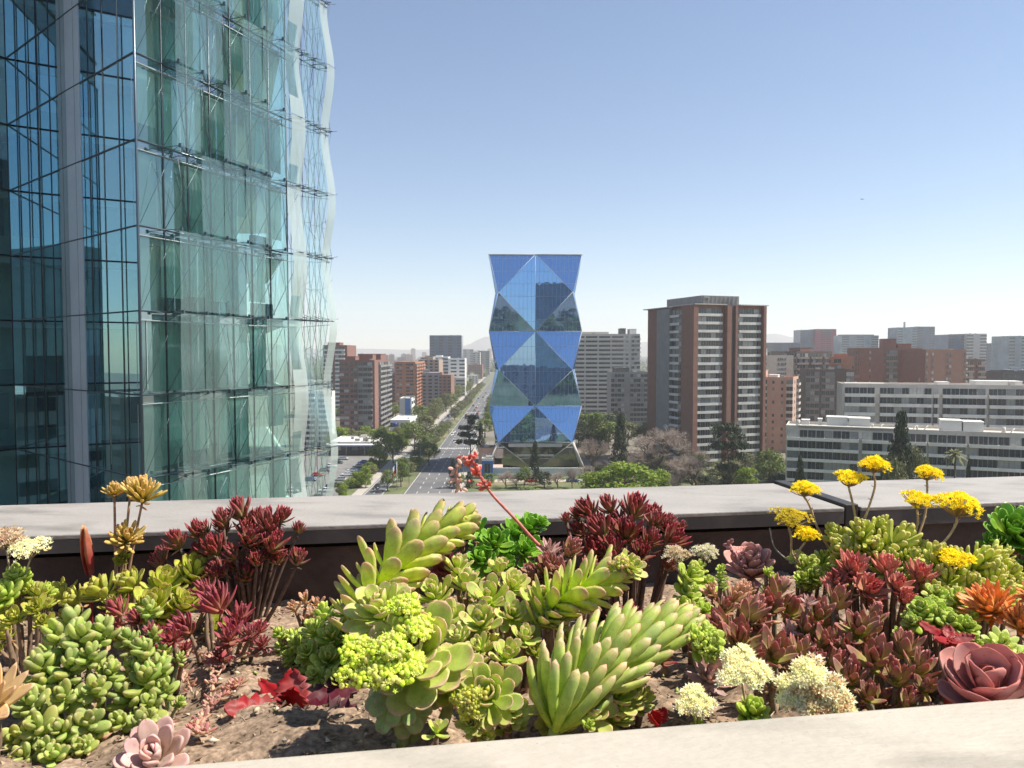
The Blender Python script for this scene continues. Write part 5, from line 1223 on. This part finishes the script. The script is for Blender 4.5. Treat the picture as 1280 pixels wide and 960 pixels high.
# spike of a kalanchoe leaf
def kal_leaf(mb, o, d, up, L, W, col, r, ct=(.5, .02, .02)):
    d = d.normalized(); side = d.cross(up).normalized(); up = side.cross(d); vs = []; cs = []; n = 12
    for i in range(n + 1):
        t = i / n; w = W / 2 * (math.sin(math.pi * min(t * .93 + .05, 1)) ** .8) * (1 + .2 * (1 if i % 2 else -1) * (t > .2)); p = o + d * L * t + up * (.25 * L * t * t) - Vector((0, 0, .05 * L * t * t))
        for s, z in ((-1, .22), (-.5, .04), (0, -.03), (.5, .04), (1, .22)): vs.append(p + side * w * s + up * (abs(s) * W * z * .8 + .02 * W * math.sin(i * 1.9 + s * 2))); cs.append(jit(col, r, .12) + (1,))
    m = 5; k = len(vs); vs += [v - up * .0016 for v in vs]; cs += cs
    fs = [(i * m + j, (i + 1) * m + j, (i + 1) * m + j + 1, i * m + j + 1) for i in range(n) for j in range(m - 1)]
    fs += [(k + a, k + d_, k + c, k + b_) for a, b_, c, d_ in fs]
    for i in range(n): fs += [(i * m, k + i * m, k + (i + 1) * m, (i + 1) * m), (i * m + 4, (i + 1) * m + 4, k + (i + 1) * m + 4, k + i * m + 4)]
    mb.add(vs, fs, 0, cs, True)
rk = random.Random(5)
o = P(113, 716, 1.62); t = thing('red_spike_plant', 'single folded red and orange leaf standing upright against the dark wall', 'succulent', (o.x, o.y, soil_z(o.x, o.y)))
b = MB(); tip = P(108, 652, 1.60)
for s in (-1, 1):
    oo = o - t.location + Vector((s * .004, 0, 0)); leaf(b, oo, tip - o + Vector((s * .006, -.01, 0)), Vector((-s, -.3, 0)), (tip - o).length, .034, .010, 'lance', (.36, .03, .05), (.55, .14, .07), (.55, .33, .16), .12, 8, .2, .75, .6)
b.build('leaf', M_LEAF, t)
b = MB(); b.tube([Vector((0, 0, -.01)), (o - t.location)], [.004, .003], 6, 0, (.3, .05, .05, 1)); b.build('stem', M_STEM, t)
t = plant('golden_crassula', 'straw gold needle leaved plant rising above the coping on the left', [(143, 617, 15, 0), (178, 622, 24, .0), (158, 676, 26, -.02), (163, 612, 14, .02), (152, 700, 14, -.02, 'lime')], 'straw', 1.66, root=(150, 1.66), nleaf=60, seed=4, stemc=(.40, .24, .15), stem_r=.0035, spread=.05, under=0)
plant('lime_aeonium', 'mat of lime green dark edged rosettes spreading along the left back', [(128, 742, 32), (165, 732, 32, .03), (205, 735, 34), (243, 722, 30, .04), (190, 762, 30, -.06), (230, 758, 30, -.05), (95, 752, 28, .02), (150, 775, 24, -.1), (75, 745, 24, .06), (262, 745, 20, .02)], 'lime', 1.55, nleaf=30, seed=5, amt=.3)
plant('dark_red_crassula', 'tall branching crassula with dark red leaf tips on a bare grey trunk at left', [(222, 680, 26), (248, 668, 24, .03), (278, 652, 26), (300, 643, 24, .04), (334, 658, 28), (352, 648, 22, .02), (310, 676, 26, -.04), (340, 684, 24, -.02), (268, 688, 24, -.03), (292, 694, 22, -.05), (322, 648, 20, .05)], 'darkred', 1.62, root=(312, 1.64), nleaf=34, seed=6, stemc=(.14, .09, .07), stem_r=.0048, amt=.15, spread=.25, under=3)
plant('crimson_crassula', 'crimson pointed rosettes low in front of the branching dark red plant', [(272, 758, 34), (232, 788, 34, -.04), (300, 772, 26, .02), (285, 800, 26, -.08), (256, 740, 20, .05), (312, 795, 20, -.06)], 'crimson', 1.36, nleaf=26, seed=7)
plant('crimson_crassula', 'pair of crimson rosettes between the green beans and the lime mat', [(148, 765, 26), (172, 775, 20, -.02), (190, 792, 18, -.08), (215, 800, 18, -.1)], 'crimson', 1.30, nleaf=28, seed=8)
# ---- jelly bean sedum
plant('jelly_bean_sedum', 'large clump of round green jelly bean leaves at the left front', [(92, 782, 26, .05), (75, 800, 24), (100, 800, 24), (52, 838, 26, -.03), (60, 862, 26, -.04), (130, 790, 22, .02), (112, 822, 24, -.02), (88, 835, 26, -.03), (82, 872, 26, -.07), (48, 912, 26, -.12), (118, 862, 24, -.06), (112, 905, 24, -.1), (78, 915, 24, -.12), (30, 948, 24, -.15), (70, 948, 24, -.16), (135, 838, 20, .0), (40, 880, 24, -.08), (100, 935, 20, -.14), (62, 820, 22, .02), (20, 925, 24, -.12)], 'sedum_bean', 1.14, root=(85, 1.1), nleaf=12, under=1, big=1.12, seed=9, stemc=(.28, .30, .12), stem_r=.003)
plant('jelly_bean_sedum', 'smaller clump of upright green bean leaves right of the large clump', [(162, 802, 20, .06), (180, 812, 22), (192, 795, 16, .05), (200, 838, 22), (182, 850, 22, -.02), (206, 862, 22, -.03), (165, 838, 22, .0), (190, 882, 22, -.05), (158, 872, 22, -.03), (150, 905, 20, -.08), (178, 905, 20, -.08), (186, 762, 16, .1), (205, 815, 16, .03)], 'sedum_bean', 1.16, root=(180, 1.12), nleaf=12, under=1, big=1.12, seed=10, stemc=(.24, .27, .12), stem_r=.003)
plant('peach_echeveria', 'cream and peach pointed echeveria cut by the left edge', [(-12, 880, 54)], 'peach', .99, nleaf=34, seed=11, m=M_WAX, amt=.7)
plant('pink_graptopetalum', 'fat pale pink leaves of a rosette at the bottom left edge', [(196, 952, 66), ], 'pinkfat', .93, nleaf=30, seed=12, m=M_WAX, amt=.55, big=.9)
# trailing pink sedum on the soil
t = thing('trailing_pink_sedum', 'thin pink trailing sedum creeping over the bare soil', 'succulent', P(260, 880, 1.2)); r = random.Random(31); t.location.z = soil_z(t.location.x, t.location.y)
lines = [[(250, 930, 1.06), (262, 890, 1.15), (262, 850, 1.28), (240, 825, 1.36)], [(262, 870, 1.2), (290, 845, 1.29), (330, 835, 1.33), (350, 835, 1.33)], [(255, 900, 1.12), (285, 882, 1.17), (300, 875, 1.19)], [(245, 935, 1.05), (248, 955, 1.01), (256, 968, .99)], [(262, 850, 1.28), (285, 815, 1.4), (305, 812, 1.42)], [(285, 850, 1.27), (280, 825, 1.36), (270, 808, 1.42)], [(240, 870, 1.2), (228, 845, 1.28), (232, 822, 1.36)]]
for ln_ in lines:
    pts = []
    for a, c, dd in ln_:
        p = P(a, c, dd); p.z = soil_z(p.x, p.y) + .012 + r.uniform(0, .012); pts.append(p - t.location)
    sp_ = spline(pts, 18); b = MB(); b.tube(sp_, .0016, 5, 0, (.48, .33, .24, 1)); b.build('stem', M_STEM, t)
    b = MB()
    for k in range(1, 19):
        for q in range(3 if k % 2 else 4):
            th = r.uniform(0, 6.28); d = Vector((math.cos(th), math.sin(th), r.uniform(.1, 1.1))).normalized(); c = jit(((.56, .36, .26), (.50, .22, .18), (.56, .44, .28))[r.randrange(3)], r, .15)
            leaf(b, sp_[k] + Vector((r.gauss(0, .003), r.gauss(0, .003), 0)), d, Vector((0, 0, 1)), r.uniform(.009, .015), .0058, .005, 'bean', c, c, jit((.5, .2, .16), r), .2, 6, 0)
    b.build('leaves', M_LEAF, t)
# red kalanchoe
def kalanchoe(label, px, py, D, leaves, seed):
    r = random.Random(seed); o = P(px, py, D); t = thing('red_kalanchoe', label, 'succulent', (o.x, o.y, soil_z(o.x, o.y)))
    for (qx, qy, dD, W, col) in leaves:
        q = P(qx, qy, D + dD); b = MB(); d = q - o; kal_leaf(b, o - t.location, d, Vector((0, -.5, 1)) if abs(d.normalized().z) < .8 else Vector((0, -1, .2)), d.length * 1.1, W * 1.05, col, r); b.build('leaf', M_LEAF, t)
    b = MB(); b.tube([Vector((0, 0, -.01)), o - t.location], [.0045, .0035], 6, 0, (.28, .03, .04, 1)); b.build('stem', M_STEM, t); return t
RD = (.30, .010, .014); RDD = (.10, .010, .022)
kalanchoe('glossy red serrated leaves spread flat on the soil at the front left', 366, 896, 1.13, [(288, 898, -.02, .055, RD), (368, 848, .05, .048, RD), (372, 852, -.01, .04, RD), (450, 860, .08, .05, RDD), (445, 905, -.02, .058, RDD), (385, 940, -.09, .052, RDD), (335, 868, .08, .03, RD)], 3)
kalanchoe('bright red kalanchoe leaves behind the big pink rosette on the right', 1186, 800, 1.12, [(1150, 785, .05, .018, RD), (1184, 786, .02, .018, RD), (1214, 800, .0, .018, RD), (1164, 806, -.03, .016, RD), (1202, 812, -.03, .016, RD)], 4)
kalanchoe('tiny red serrated plant at the edge of the near kerb', 822, 905, 1.0, [(815, 886, .0, .018, (.34, .02, .02)), (832, 888, .01, .018, (.34, .02, .02)), (808, 900, -.02, .016, (.34, .02, .02))], 5)
# ---- centre
plant('green_crassula', 'mid green crassula mound with small leaves, left of the centre', [(392, 790, 24), (368, 800, 20, .03), (415, 800, 24, -.02), (405, 770, 22, .06), (432, 762, 22, .06), (385, 818, 20, -.03), (410, 828, 24, -.05), (430, 790, 24), (360, 820, 14), (445, 815, 22, -.05), (420, 850, 20, -.1), (395, 845, 16, -.08), (350, 793, 12, .02)], 'greencrassula', 1.3, nleaf=24, seed=14, stem_r=.004)
plant('peach_stick_plant', 'few upright peach coloured leaves behind the green crassula', [(368, 762, 15), (382, 752, 18, .02), (396, 756, 15)], 'peachstick', 1.42, nleaf=12, seed=15)
def shootplant(name, label, path, n, spec, Lpx, seed, root=None, m=None, extra=None, stem_r=.006, stemc=(.25, .32, .10)):
    r = random.Random(seed * 13 + 1); pts = [P(a, b_, d) for a, b_, d in path]; o = pts[0].copy(); o.z = soil_z(o.x, o.y) - .004
    t = thing(name, label, 'succulent', o); D = path[len(path) // 2][2]; Lm = Lpx / F * D
    b = MB(); shoot(b, pts, n, SP[spec], r, o, Lm, stem_r * .8); b.build('leaves', m or M_LEAF, t)
    b = MB(); sp_ = spline([Vector((0, 0, 0))] + [p - o for p in pts], 16); b.tube(sp_, [stem_r * (1.1 - .04 * i) for i in range(17)], 7, 0, tuple(stemc) + (1,)); b.build('stem', M_STEM, t)
    return t
t = shootplant('arching_echeveria', 'long leafy green shoot arching up to the coping in the centre left', [(452, 800, 1.22), (462, 752, 1.24), (488, 712, 1.28), (520, 682, 1.33), (560, 660, 1.38), (578, 650, 1.4)], 84, 'longgreen', 56, 1)
b = MB(); r = random.Random(2); rosette(b, P(574, 652, 1.4), Vector((.6, -.2, .6)), 20 / F * 1.4, 26, SP['palegreen'], r, t.location); b.build('flower_bud', M_LEAF, t)
plant('pale_green_echeveria', 'group of pale green pink tipped rosettes filling the centre behind the big shoot', [(545, 748, 34), (582, 732, 30, .05), (612, 752, 34), (640, 772, 32, -.04), (600, 782, 32, -.05), (560, 778, 30, -.04), (640, 735, 30, .05), (668, 752, 28, .02), (625, 715, 22, .1), (572, 712, 24, .08)], 'palegreen', 1.26, nleaf=22, seed=17, stem_r=.006)
plant('pale_green_echeveria', 'row of pale green rosettes low between the flowering plant and the finger leaves', [(600, 812, 26), (632, 822, 26, -.02), (575, 800, 22, .02), (655, 800, 26, .03), (618, 846, 20, -.06), (690, 775, 26, .08)], 'palegreen', 1.14, nleaf=22, seed=18)
t = plant('flowering_echeveria', 'big spoon leaved echeveria with yellow green bud clusters at the centre front', [(520, 822, 70), (478, 768, 42, .06), (500, 868, 52, .0, 'droop'), (560, 850, 46, .03)], 'bigspoon', .99, root=(505, 1.0), nleaf=34, under=0, seed=19, stem_r=.009, m=M_LEAF, amt=.75, stemc=(.3, .36, .12))
for i, (x, y, rr, D_) in enumerate(((452, 842, 30, .93), (488, 815, 28, .93), (520, 790, 24, .96), (482, 848, 30, .91), (448, 815, 24, .95), (505, 762, 22, .98), (512, 835, 22, .92))):
    flower_on(t, x, y, rr, D_, 150, YG, 'bead', .0038, .6, path=[(512, 825, .98)], seed=40 + i, stalkc=(.38, .46, .12), sr=.003)
plant('bright_green_aeonium', 'bright glossy green rosettes against the dark wall in the centre', [(560, 690, 26), (592, 668, 28), (618, 680, 30, -.02), (604, 704, 26, -.05), (640, 668, 26, .03), (660, 660, 22, .05), (655, 690, 26), (632, 706, 20, -.04), (576, 672, 20, .05), (675, 655, 14, .05)], 'brightgreen', 1.58, nleaf=30, seed=20, m=M_LEAFG, amt=.45)
plant('dark_red_rosette', 'single small dark red rosette in front of the bright green ones', [(562, 712, 26), (548, 716, 14)], 'crimson', 1.42, nleaf=54, seed=21)
# coral flower stalk
t = plant('coral_stalk_plant', 'pale rosette sending a long coral flower stalk across the avenue view', [(686, 690, 22), (692, 705, 18, -.03)], 'mauve', 1.46, nleaf=22, seed=22)
o = t.location; b = MB(); pts = [P(684, 690, 1.46), P(668, 676, 1.45), P(645, 650, 1.43), (P(615, 618, 1.42)), P(598, 592, 1.41), P(588, 572, 1.40)]; sp_ = spline([p - o for p in pts], 24); b.tube(sp_, [.0036 - .00007 * i for i in range(25)], 7, 0, (.60, .20, .17, 1))
b.build('flower_stalk', M_STEM, t); b = MB(); r = random.Random(7)
for k in range(34):
    f = k / 33; p = sp_[min(24, int(16 + f * 8))] + Vector((r.gauss(0, .0045), r.gauss(0, .003), r.gauss(0, .0045))); c = jit((.66, .16, .14), r, .15); leaf(b, p, Vector((r.uniform(-1, .6), r.uniform(-1, .3), r.uniform(-.3, 1))).normalized(), Vector((0, -1, .3)), .014, .0065, .006, 'bean', c, c, jit((.72, .34, .26), r), .2, 6, 0)
b.build('flower_buds', M_PET, t); b = MB()
dr = [P(588, 572, 1.40), P(578, 572, 1.395), P(571, 586, 1.39), P(571, 602, 1.39), P(577, 614, 1.39)]; sd = spline([p - o for p in dr], 12); b.tube(sd, .0022, 5, 0, (.62, .34, .28, 1))
for k in range(26):
    p = sd[min(12, int(k / 2.1))] + Vector((r.gauss(0, .003), r.gauss(0, .002), r.gauss(0, .003))); c = jit((.70, .50, .42), r, .12) if k > 8 else jit((.68, .22, .18), r, .12); leaf(b, p, Vector((r.uniform(-1, 1), r.uniform(-1, .3), r.uniform(-1, .3))).normalized(), Vector((0, -1, .3)), .013, .006, .006, 'bean', c, c, c, .2, 6, 0)
b.build('drooping_buds', M_PET, t)
plant('dark_red_crassula', 'broad dark red crassula clump in front of the coping right of centre', [(735, 642, 26), (762, 636, 26, .03), (792, 640, 26, .03), (818, 655, 24), (722, 645, 18, .02), (750, 668, 30, -.04), (782, 672, 30, -.05), (812, 678, 28, -.04), (838, 678, 26, -.02), (765, 690, 26, -.08), (800, 694, 24, -.08), (740, 690, 22, -.06), (835, 655, 18, .03), (775, 655, 22, .02)], 'darkred', 1.58, root=(785, 1.6), nleaf=34, seed=23, stemc=(.14, .09, .07), stem_r=.005, amt=.2, spread=.5)
plant('plum_crassula', 'dull plum and green upright rosettes between coral stalk and dark red clump', [(712, 690, 26), (684, 712, 28, -.04), (668, 722, 20, -.02), (700, 722, 24, -.06), (735, 712, 22, -.03)], 'plumgreen', 1.45, nleaf=30, seed=24)
t = shootplant('flowering_green_echeveria', 'light green leafy shoot lying to the right with a yellow flower tip', [(672, 780, 1.22), (690, 757, 1.22), (722, 738, 1.23), (755, 722, 1.25), (785, 708, 1.27)], 70, 'longgreen', 46, 3)
b = MB(); r = random.Random(12); rosette(b, P(782, 712, 1.25), Vector((.5, -.5, .5)), 26 / F * 1.25, 26, SP['palegreen'], r, t.location); b.build('rosette', M_LEAF, t)
flower_on(t, 776, 706, 12, 1.22, 40, [(.55, .56, .10), (.62, .60, .2), (.55, .4, .2)], 'bead', .004, .6, seed=60, stalk=False)
t = shootplant('finger_leaf_echeveria', 'large stem of upright pale green finger leaves at the centre front', [(692, 915, .98), (706, 885, 1.0), (728, 858, 1.02), (758, 838, 1.05), (792, 822, 1.08), (828, 806, 1.1), (860, 796, 1.12)], 118, 'finger', 84, 4, stem_r=.008)
b = MB(); r = random.Random(15); rosette(b, P(872, 806, 1.08), Vector((.5, -.7, .5)), 32 / F * 1.08, 30, SP['greenbead'], r, t.location); b.build('rosette', M_LEAF, t)
flower_on(t, 876, 802, 22, 1.06, 60, [(.50, .60, .10), (.58, .64, .14), (.45, .52, .12)], 'bead', .0042, .7, seed=61, stalk=False, up=Vector((.5, -.8, .4)))
plant('green_rosette', 'dark green spreading base rosette under the finger leaves', [(735, 892, 46), (690, 880, 34, .03), (770, 872, 34, .05)], 'bigspoon', 1.02, nleaf=26, seed=26, amt=.5)
plant('small_green_rosette', 'small light green rosette on soil right of the finger leaf base', [(797, 872, 24)], 'palegreen', 1.08, nleaf=26, seed=27, amt=.5)
plant('tiny_green_rosette', 'tiny round leaved green sprout near the kerb below the finger leaves', [(735, 908, 12)], 'greenbead', .94, nleaf=14, seed=28)
t = plant('budding_echeveria', 'compact green rosette with a yellow bud cluster right of the big flowering one', [(612, 872, 44), (640, 890, 30, .02), (590, 905, 24, -.02)], 'bigspoon', .98, nleaf=28, seed=29, amt=.8)
flower_on(t, 588, 878, 20, .93, 90, [(.56, .58, .06), (.66, .66, .12), (.5, .48, .12)], 'bead', .0036, .6, seed=63, stalk=False, up=Vector((-.2, -.9, .5)))
plant('kerb_sprout', 'small green and orange sprout touching the near kerb', [(546, 915, 24), ], 'bigspoon', .90, nleaf=9, seed=30, amt=.1)
plant('dark_red_sempervivum', 'small dark red rosette on the soil under the green shoot tip', [(828, 826, 20)], 'crimson', 1.22, nleaf=22, seed=31, amt=.5)
plant('plum_sempervivum', 'small plum red rosette behind the finger leaves', [(790, 770, 22), (768, 778, 18), (800, 792, 14, -.03)], 'crimson', 1.33, nleaf=18, seed=32)
plant('pale_filler_echeveria', 'grey green rosette half hidden behind the arching shoot base', [(500, 742, 28), (520, 722, 24, .04)], 'palegreen', 1.32, nleaf=26, seed=33)
# ---- right of centre
t = plant('button_flower_plant', 'tall green rosette column crowned by two cream button flowers', [(862, 722, 22, .02), (860, 745, 26), (858, 768, 28, -.02), (872, 712, 16, .04)], 'greencrassula', 1.36, nleaf=24, seed=34)
flower_on(t, 845, 697, 15, 1.38, 130, [(.66, .58, .38), (.72, .66, .48), (.56, .42, .26)], path=[(855, 730, 1.38)], seed=64, size=.004, flat=.75)
flower_on(t, 882, 694, 15, 1.42, 130, [(.74, .72, .52), (.78, .76, .60), (.62, .55, .36)], path=[(868, 730, 1.4)], seed=65, size=.004, flat=.7)
plant('yellow_bead_rosette', 'small round yellow green bead rosette beside the button flower column', [(880, 764, 15)], 'greenbead', 1.24, nleaf=18, seed=35, amt=.8)
plant('pale_bead_rosette', 'cluster of pale pinkish beads left of the yellow green one', [(864, 762, 11), (866, 775, 10)], 'pinkbits', 1.25, nleaf=14, seed=36)
plant('peach_stick_plant', 'peach coloured stick leaves clustered right of the button flower column', [(890, 742, 20), (918, 748, 22, .02), (905, 765, 20, -.03), (930, 740, 16, .05)], 'peachstick', 1.34, nleaf=18, seed=37)
t = plant('pink_echeveria', 'upright dusty pink echeveria with a short flower spike against the wall', [(938, 712, 38), ], 'pinkrose', 1.5, nleaf=44, seed=38, m=M_WAX, stem_r=.007)
o = t.location; b = MB(); sp_ = spline([P(930, 720, 1.48) - o, P(922, 698, 1.48) - o, P(910, 678, 1.49) - o], 10); b.tube(sp_, .0028, 6, 0, (.5, .25, .22, 1)); r = random.Random(5)
for k in range(22): leaf(b, sp_[min(10, k // 2)], Vector((r.uniform(-1, 1), r.uniform(-1, .5), r.uniform(0, 1))).normalized(), Vector((0, -1, 0)), .014, .008, .006, 'bean', (.5, .24, .22), (.52, .26, .24), (.5, .2, .2), .2, 6, 0)
b.build('flower_stalk', M_STEM, t)
plant('green_sprig', 'grey green upright sprig in front of the dusty pink echeveria', [(958, 738, 12), (966, 725, 12), (960, 715, 10), (900, 722, 10, -.1), (902, 712, 8, -.1)], 'greencrassula', 1.4, nleaf=18, seed=39)
# ---- plum bed
pl = [((905, 790, 36), (935, 772, 34, .05), (925, 805, 36, -.04)), ((958, 762, 38), (985, 768, 34, .02), (972, 742, 26, .08)), ((968, 822, 44), (1000, 818, 36, .02), (950, 845, 26, -.03)), ((1022, 772, 38), (1045, 755, 30, .06), (1008, 790, 30, -.02)), ((1072, 790, 38), (1092, 775, 30, .05), (1055, 812, 32, -.02)), ((1092, 830, 42), (1130, 815, 34, .04), (1062, 852, 36, -.02), (1120, 850, 38, -.03)), ((1150, 838, 32), (1155, 862, 28, -.03)), ((905, 762, 22, .0), (948, 790, 28, .0)), ((1040, 832, 30), (1030, 805, 26, .03)), ((1085, 872, 28), (1135, 880, 26, .0))]
lb = ['plum and green rosette group at the left end of the dark bed beside bare soil', 'plum rosettes just below the dusty pink echeveria', 'largest plum and green rosette group above the cream flowers', 'plum rosettes in the middle of the dark bed under the coral ones', 'dark plum rosettes right of the middle of the dark bed', 'wide plum rosette group left of the big pink rosette', 'small plum rosettes touching the big pink rosette', 'small plum rosettes between the peach sticks and the big plum group', 'narrow plum rosettes right above the large cream flower head', 'low plum rosettes at the kerb left of the big pink rosette']
for i, (hs, l) in enumerate(zip(pl, lb)): plant('plum_echeveria', l, list(hs), 'plumgreen', (1.2, 1.3, 1.12, 1.22, 1.16, 1.08, 1.06, 1.26, 1.12, 1.02)[i], nleaf=16, under=2, seed=50 + i, stem_r=.005, group='plum and green rosettes on the right', amt=.3, stemc=(.2, .17, .11))
plant('mauve_echeveria', 'pinkish white pointed rosette left of the cream flowers', [(886, 850, 42)], 'mauve', 1.08, nleaf=34, seed=61, m=M_WAX, amt=.6, big=1)
t = plant('cream_stonecrop', 'cream white flower head on a short stalk right of the mauve rosette', [(935, 880, 12)], 'greenbead', 1.04, nleaf=10, seed=62); flower_on(t, 929, 838, 29, 1.02, 300, CRM, path=[(932, 880, 1.04)], seed=66, size=.0052, flat=.35, stalkc=(.55, .48, .25), up=Vector((0, -.6, 1)))
t = plant('cream_stonecrop', 'small cream flower head leaning over the kerb left of the others', [(872, 905, 10)], 'greenbead', 1.0, nleaf=10, seed=63); flower_on(t, 868, 878, 22, .98, 200, CRM, path=[(870, 905, 1.0)], seed=67, size=.004, flat=.35, stalkc=(.35, .38, .12), up=Vector((0, -.5, 1)))
t = plant('cream_stonecrop', 'largest cream flower mass spreading over the kerb right of the small green rosette', [(1010, 888, 12)], 'greenbead', 1.0, nleaf=10, seed=64)
for i, (x, y, rr) in enumerate(((1018, 850, 26), (992, 868, 22), (1040, 872, 24), (1012, 878, 20), (1052, 888, 16), (1008, 842, 16))): flower_on(t, x, y, rr, .98 - i * .004, 190, CRM[:2] + [(.62, .42, .22)] if i in (0, 2, 3) else CRM, path=[(1015, 890, 1.0)], seed=70 + i, size=.0052, flat=.35, stalkc=(.55, .48, .25), up=Vector((0, -.7, 1)))
plant('yellow_green_rosette', 'small yellow green pointed rosette at the kerb between the cream flowers', [(940, 893, 27)], 'greenbead', .98, nleaf=20, seed=65, amt=.6)
# ---- yellow stonecrops
t = plant('yellow_stonecrop', 'green stonecrop with three bending stalks of yellow flowers left of the joint strip', [(1008, 708, 20), (1028, 702, 20, .03), (1018, 722, 20, -.03), (996, 698, 14, .03), (1034, 720, 16), (1002, 724, 14, -.03)], 'greencrassula', 1.46, nleaf=26, seed=66)
YS = dict(stalkc=(.46, .34, .20), sr=.0022)
flower_on(t, 1006, 613, 16, 1.5, 150, YEL, path=[(1040, 692, 1.5), (1022, 660, 1.5), (1012, 632, 1.5)], seed=80, size=.0042, flat=.5, **YS)
flower_on(t, 987, 648, 22, 1.46, 170, [(.66, .52, .03), (.74, .62, .06), (.55, .45, .05)], path=[(1000, 706, 1.46), (990, 692, 1.46), (989, 672, 1.46)], seed=81, size=.0042, flat=.35, **YS)
flower_on(t, 1007, 671, 14, 1.44, 130, YEL, path=[(1000, 706, 1.45), (996, 694, 1.44)], seed=82, size=.004, flat=.7, **YS)
b = MB(); o = t.location; b.tube(spline([P(1000, 706, 1.46) - o, P(985, 700, 1.46) - o, P(968, 684, 1.47) - o, P(962, 660, 1.48) - o], 12), .0014, 5, 0, (.30, .28, .24, 1)); b.build('bare_stalk', M_STEM, t)
t = plant('yellow_stonecrop', 'yellow green stonecrop mat with tall yellow flower heads above the far coping', [(1075, 668, 24), (1058, 690, 24), (1092, 690, 24), (1120, 680, 28), (1135, 702, 26, -.03), (1108, 708, 24, -.03), (1098, 665, 20, .04), (1150, 692, 20, .02), (1046, 672, 20, .04), (1130, 672, 20, .05)], 'sedumfinger', 1.44, nleaf=34, seed=67)
flower_on(t, 1062, 600, 17, 1.5, 150, YEL, path=[(1072, 660, 1.5), (1066, 630, 1.5)], seed=83, size=.0042, flat=.45, **YS)
flower_on(t, 1093, 583, 17, 1.5, 170, YEL, path=[(1081, 648, 1.5), (1090, 622, 1.5), (1094, 605, 1.5)], seed=84, size=.0042, flat=.5, **YS)
flower_on(t, 1160, 593, 15, 1.52, 150, YEL, path=[(1146, 675, 1.5), (1156, 645, 1.51), (1159, 615, 1.52)], seed=85, size=.0042, flat=.5, **YS)
flower_on(t, 1148, 627, 19, 1.48, 170, YEL, path=[(1140, 672, 1.46), (1147, 655, 1.47)], seed=86, size=.0042, flat=.45, **YS)
t = plant('yellow_stonecrop', 'broad yellow green stonecrop mat on the right with the largest yellow head', [(1172, 702, 26), (1195, 712, 28), (1225, 705, 26), (1240, 725, 26, -.02), (1210, 735, 28, -.04), (1180, 728, 26, -.03), (1165, 745, 24, -.06), (1195, 755, 24, -.08), (1225, 750, 24, -.06), (1250, 700, 22, .03), (1262, 720, 22), (1150, 722, 22, -.02), (1255, 745, 20, -.04)], 'sedumfinger', 1.38, nleaf=34, seed=68)
flower_on(t, 1198, 633, 26, 1.44, 260, YEL, path=[(1162, 690, 1.42), (1182, 675, 1.42), (1195, 655, 1.43)], seed=87, size=.0044, flat=.45, **YS)
flower_on(t, 1192, 700, 20, 1.34, 170, YEL, path=[(1190, 720, 1.36)], seed=88, size=.0044, flat=.4, **YS)
plant('coral_echeveria', 'coral red rosettes in front of the yellow green mat, left group', [(1065, 715, 30), (1045, 728, 20), (1085, 740, 26, -.03)], 'coral', 1.32, nleaf=36, seed=69, m=M_WAX)
plant('coral_echeveria', 'coral red rosettes in front of the yellow green mat, middle group', [(1108, 712, 28), (1120, 735, 28, -.03), (1130, 752, 24, -.05)], 'coral', 1.31, nleaf=36, seed=70, m=M_WAX)
plant('coral_echeveria', 'single coral red rosette with pale outer leaves, right of the other coral ones', [(1148, 722, 26), (1158, 732, 16)], 'coral', 1.33, nleaf=32, seed=71, m=M_WAX)
plant('bright_green_aeonium', 'bright green leafy rosette mound at the right edge', [(1262, 668, 36), (1245, 680, 22, -.02), (1285, 680, 34, -.02), (1275, 650, 24, .03)], 'brightgreen', 1.6, nleaf=44, seed=72, m=M_LEAFG)
plant('orange_sempervivum', 'spiky orange rosette near the right edge', [(1238, 762, 40)], 'orange', 1.22, nleaf=60, seed=73, amt=.35)
plant('orange_sempervivum', 'orange brown rosette cut by the right edge of the view', [(1276, 782, 34), (1290, 745, 22)], 'orange', 1.18, nleaf=52, seed=74, amt=.35)
plant('bead_sedum', 'lime green bead leaved clusters left of the orange rosettes', [(1152, 765, 20), (1172, 772, 20), (1140, 778, 14, -.02), (1188, 782, 20, -.03), (1206, 785, 18, -.04), (1165, 755, 16, .03), (1215, 772, 14, .02)], 'greenbead', 1.2, nleaf=30, seed=75)
plant('dark_bead_sedum', 'darker green bead leaves in shade between coral rosettes and bead clusters', [(1170, 745, 22), (1195, 752, 22), (1215, 758, 18)], 'greencrassula', 1.28, nleaf=30, seed=76)
plant('pale_bean_rosette', 'pale lime fat leaved rosettes behind the big pink rosette', [(1252, 808, 26), (1276, 828, 24, -.03)], 'paleyellow', 1.06, nleaf=22, seed=77, amt=.5)
plant('big_pink_echeveria', 'largest dusty pink rosette with broad smooth leaves at the right front', [(1236, 872, 86)], 'bigpink', .98, nleaf=20, seed=79, m=M_WAX, big=.95, amt=.3, stem_r=.01)
plant('white_leaf_rosette', 'grey white leaves between plum rosettes and cream flowers', [(985, 790, 18), (1010, 755, 16)], 'mauve', 1.2, nleaf=18, seed=80)

# ================================================================ labels: tell look-alikes apart by their place in their row
ORD = 'nearest second third fourth fifth sixth seventh eighth ninth tenth eleventh twelfth thirteenth fourteenth fifteenth sixteenth'.split()
lab = {}
for o in bpy.data.objects:
    if o.parent is None and 'label' in o.keys() and 'group' in o.keys(): lab.setdefault(o['label'], []).append(o)
for l, os_ in lab.items():
    if 1 < len(os_) <= 16 and 'horizon' not in l and 'block' not in l:
        os_.sort(key=lambda o: o.location.y)
        for k, o in enumerate(os_): o['label'] = l + (', nearest of its kind' if k == 0 else ', %s nearest of its kind' % ORD[k])
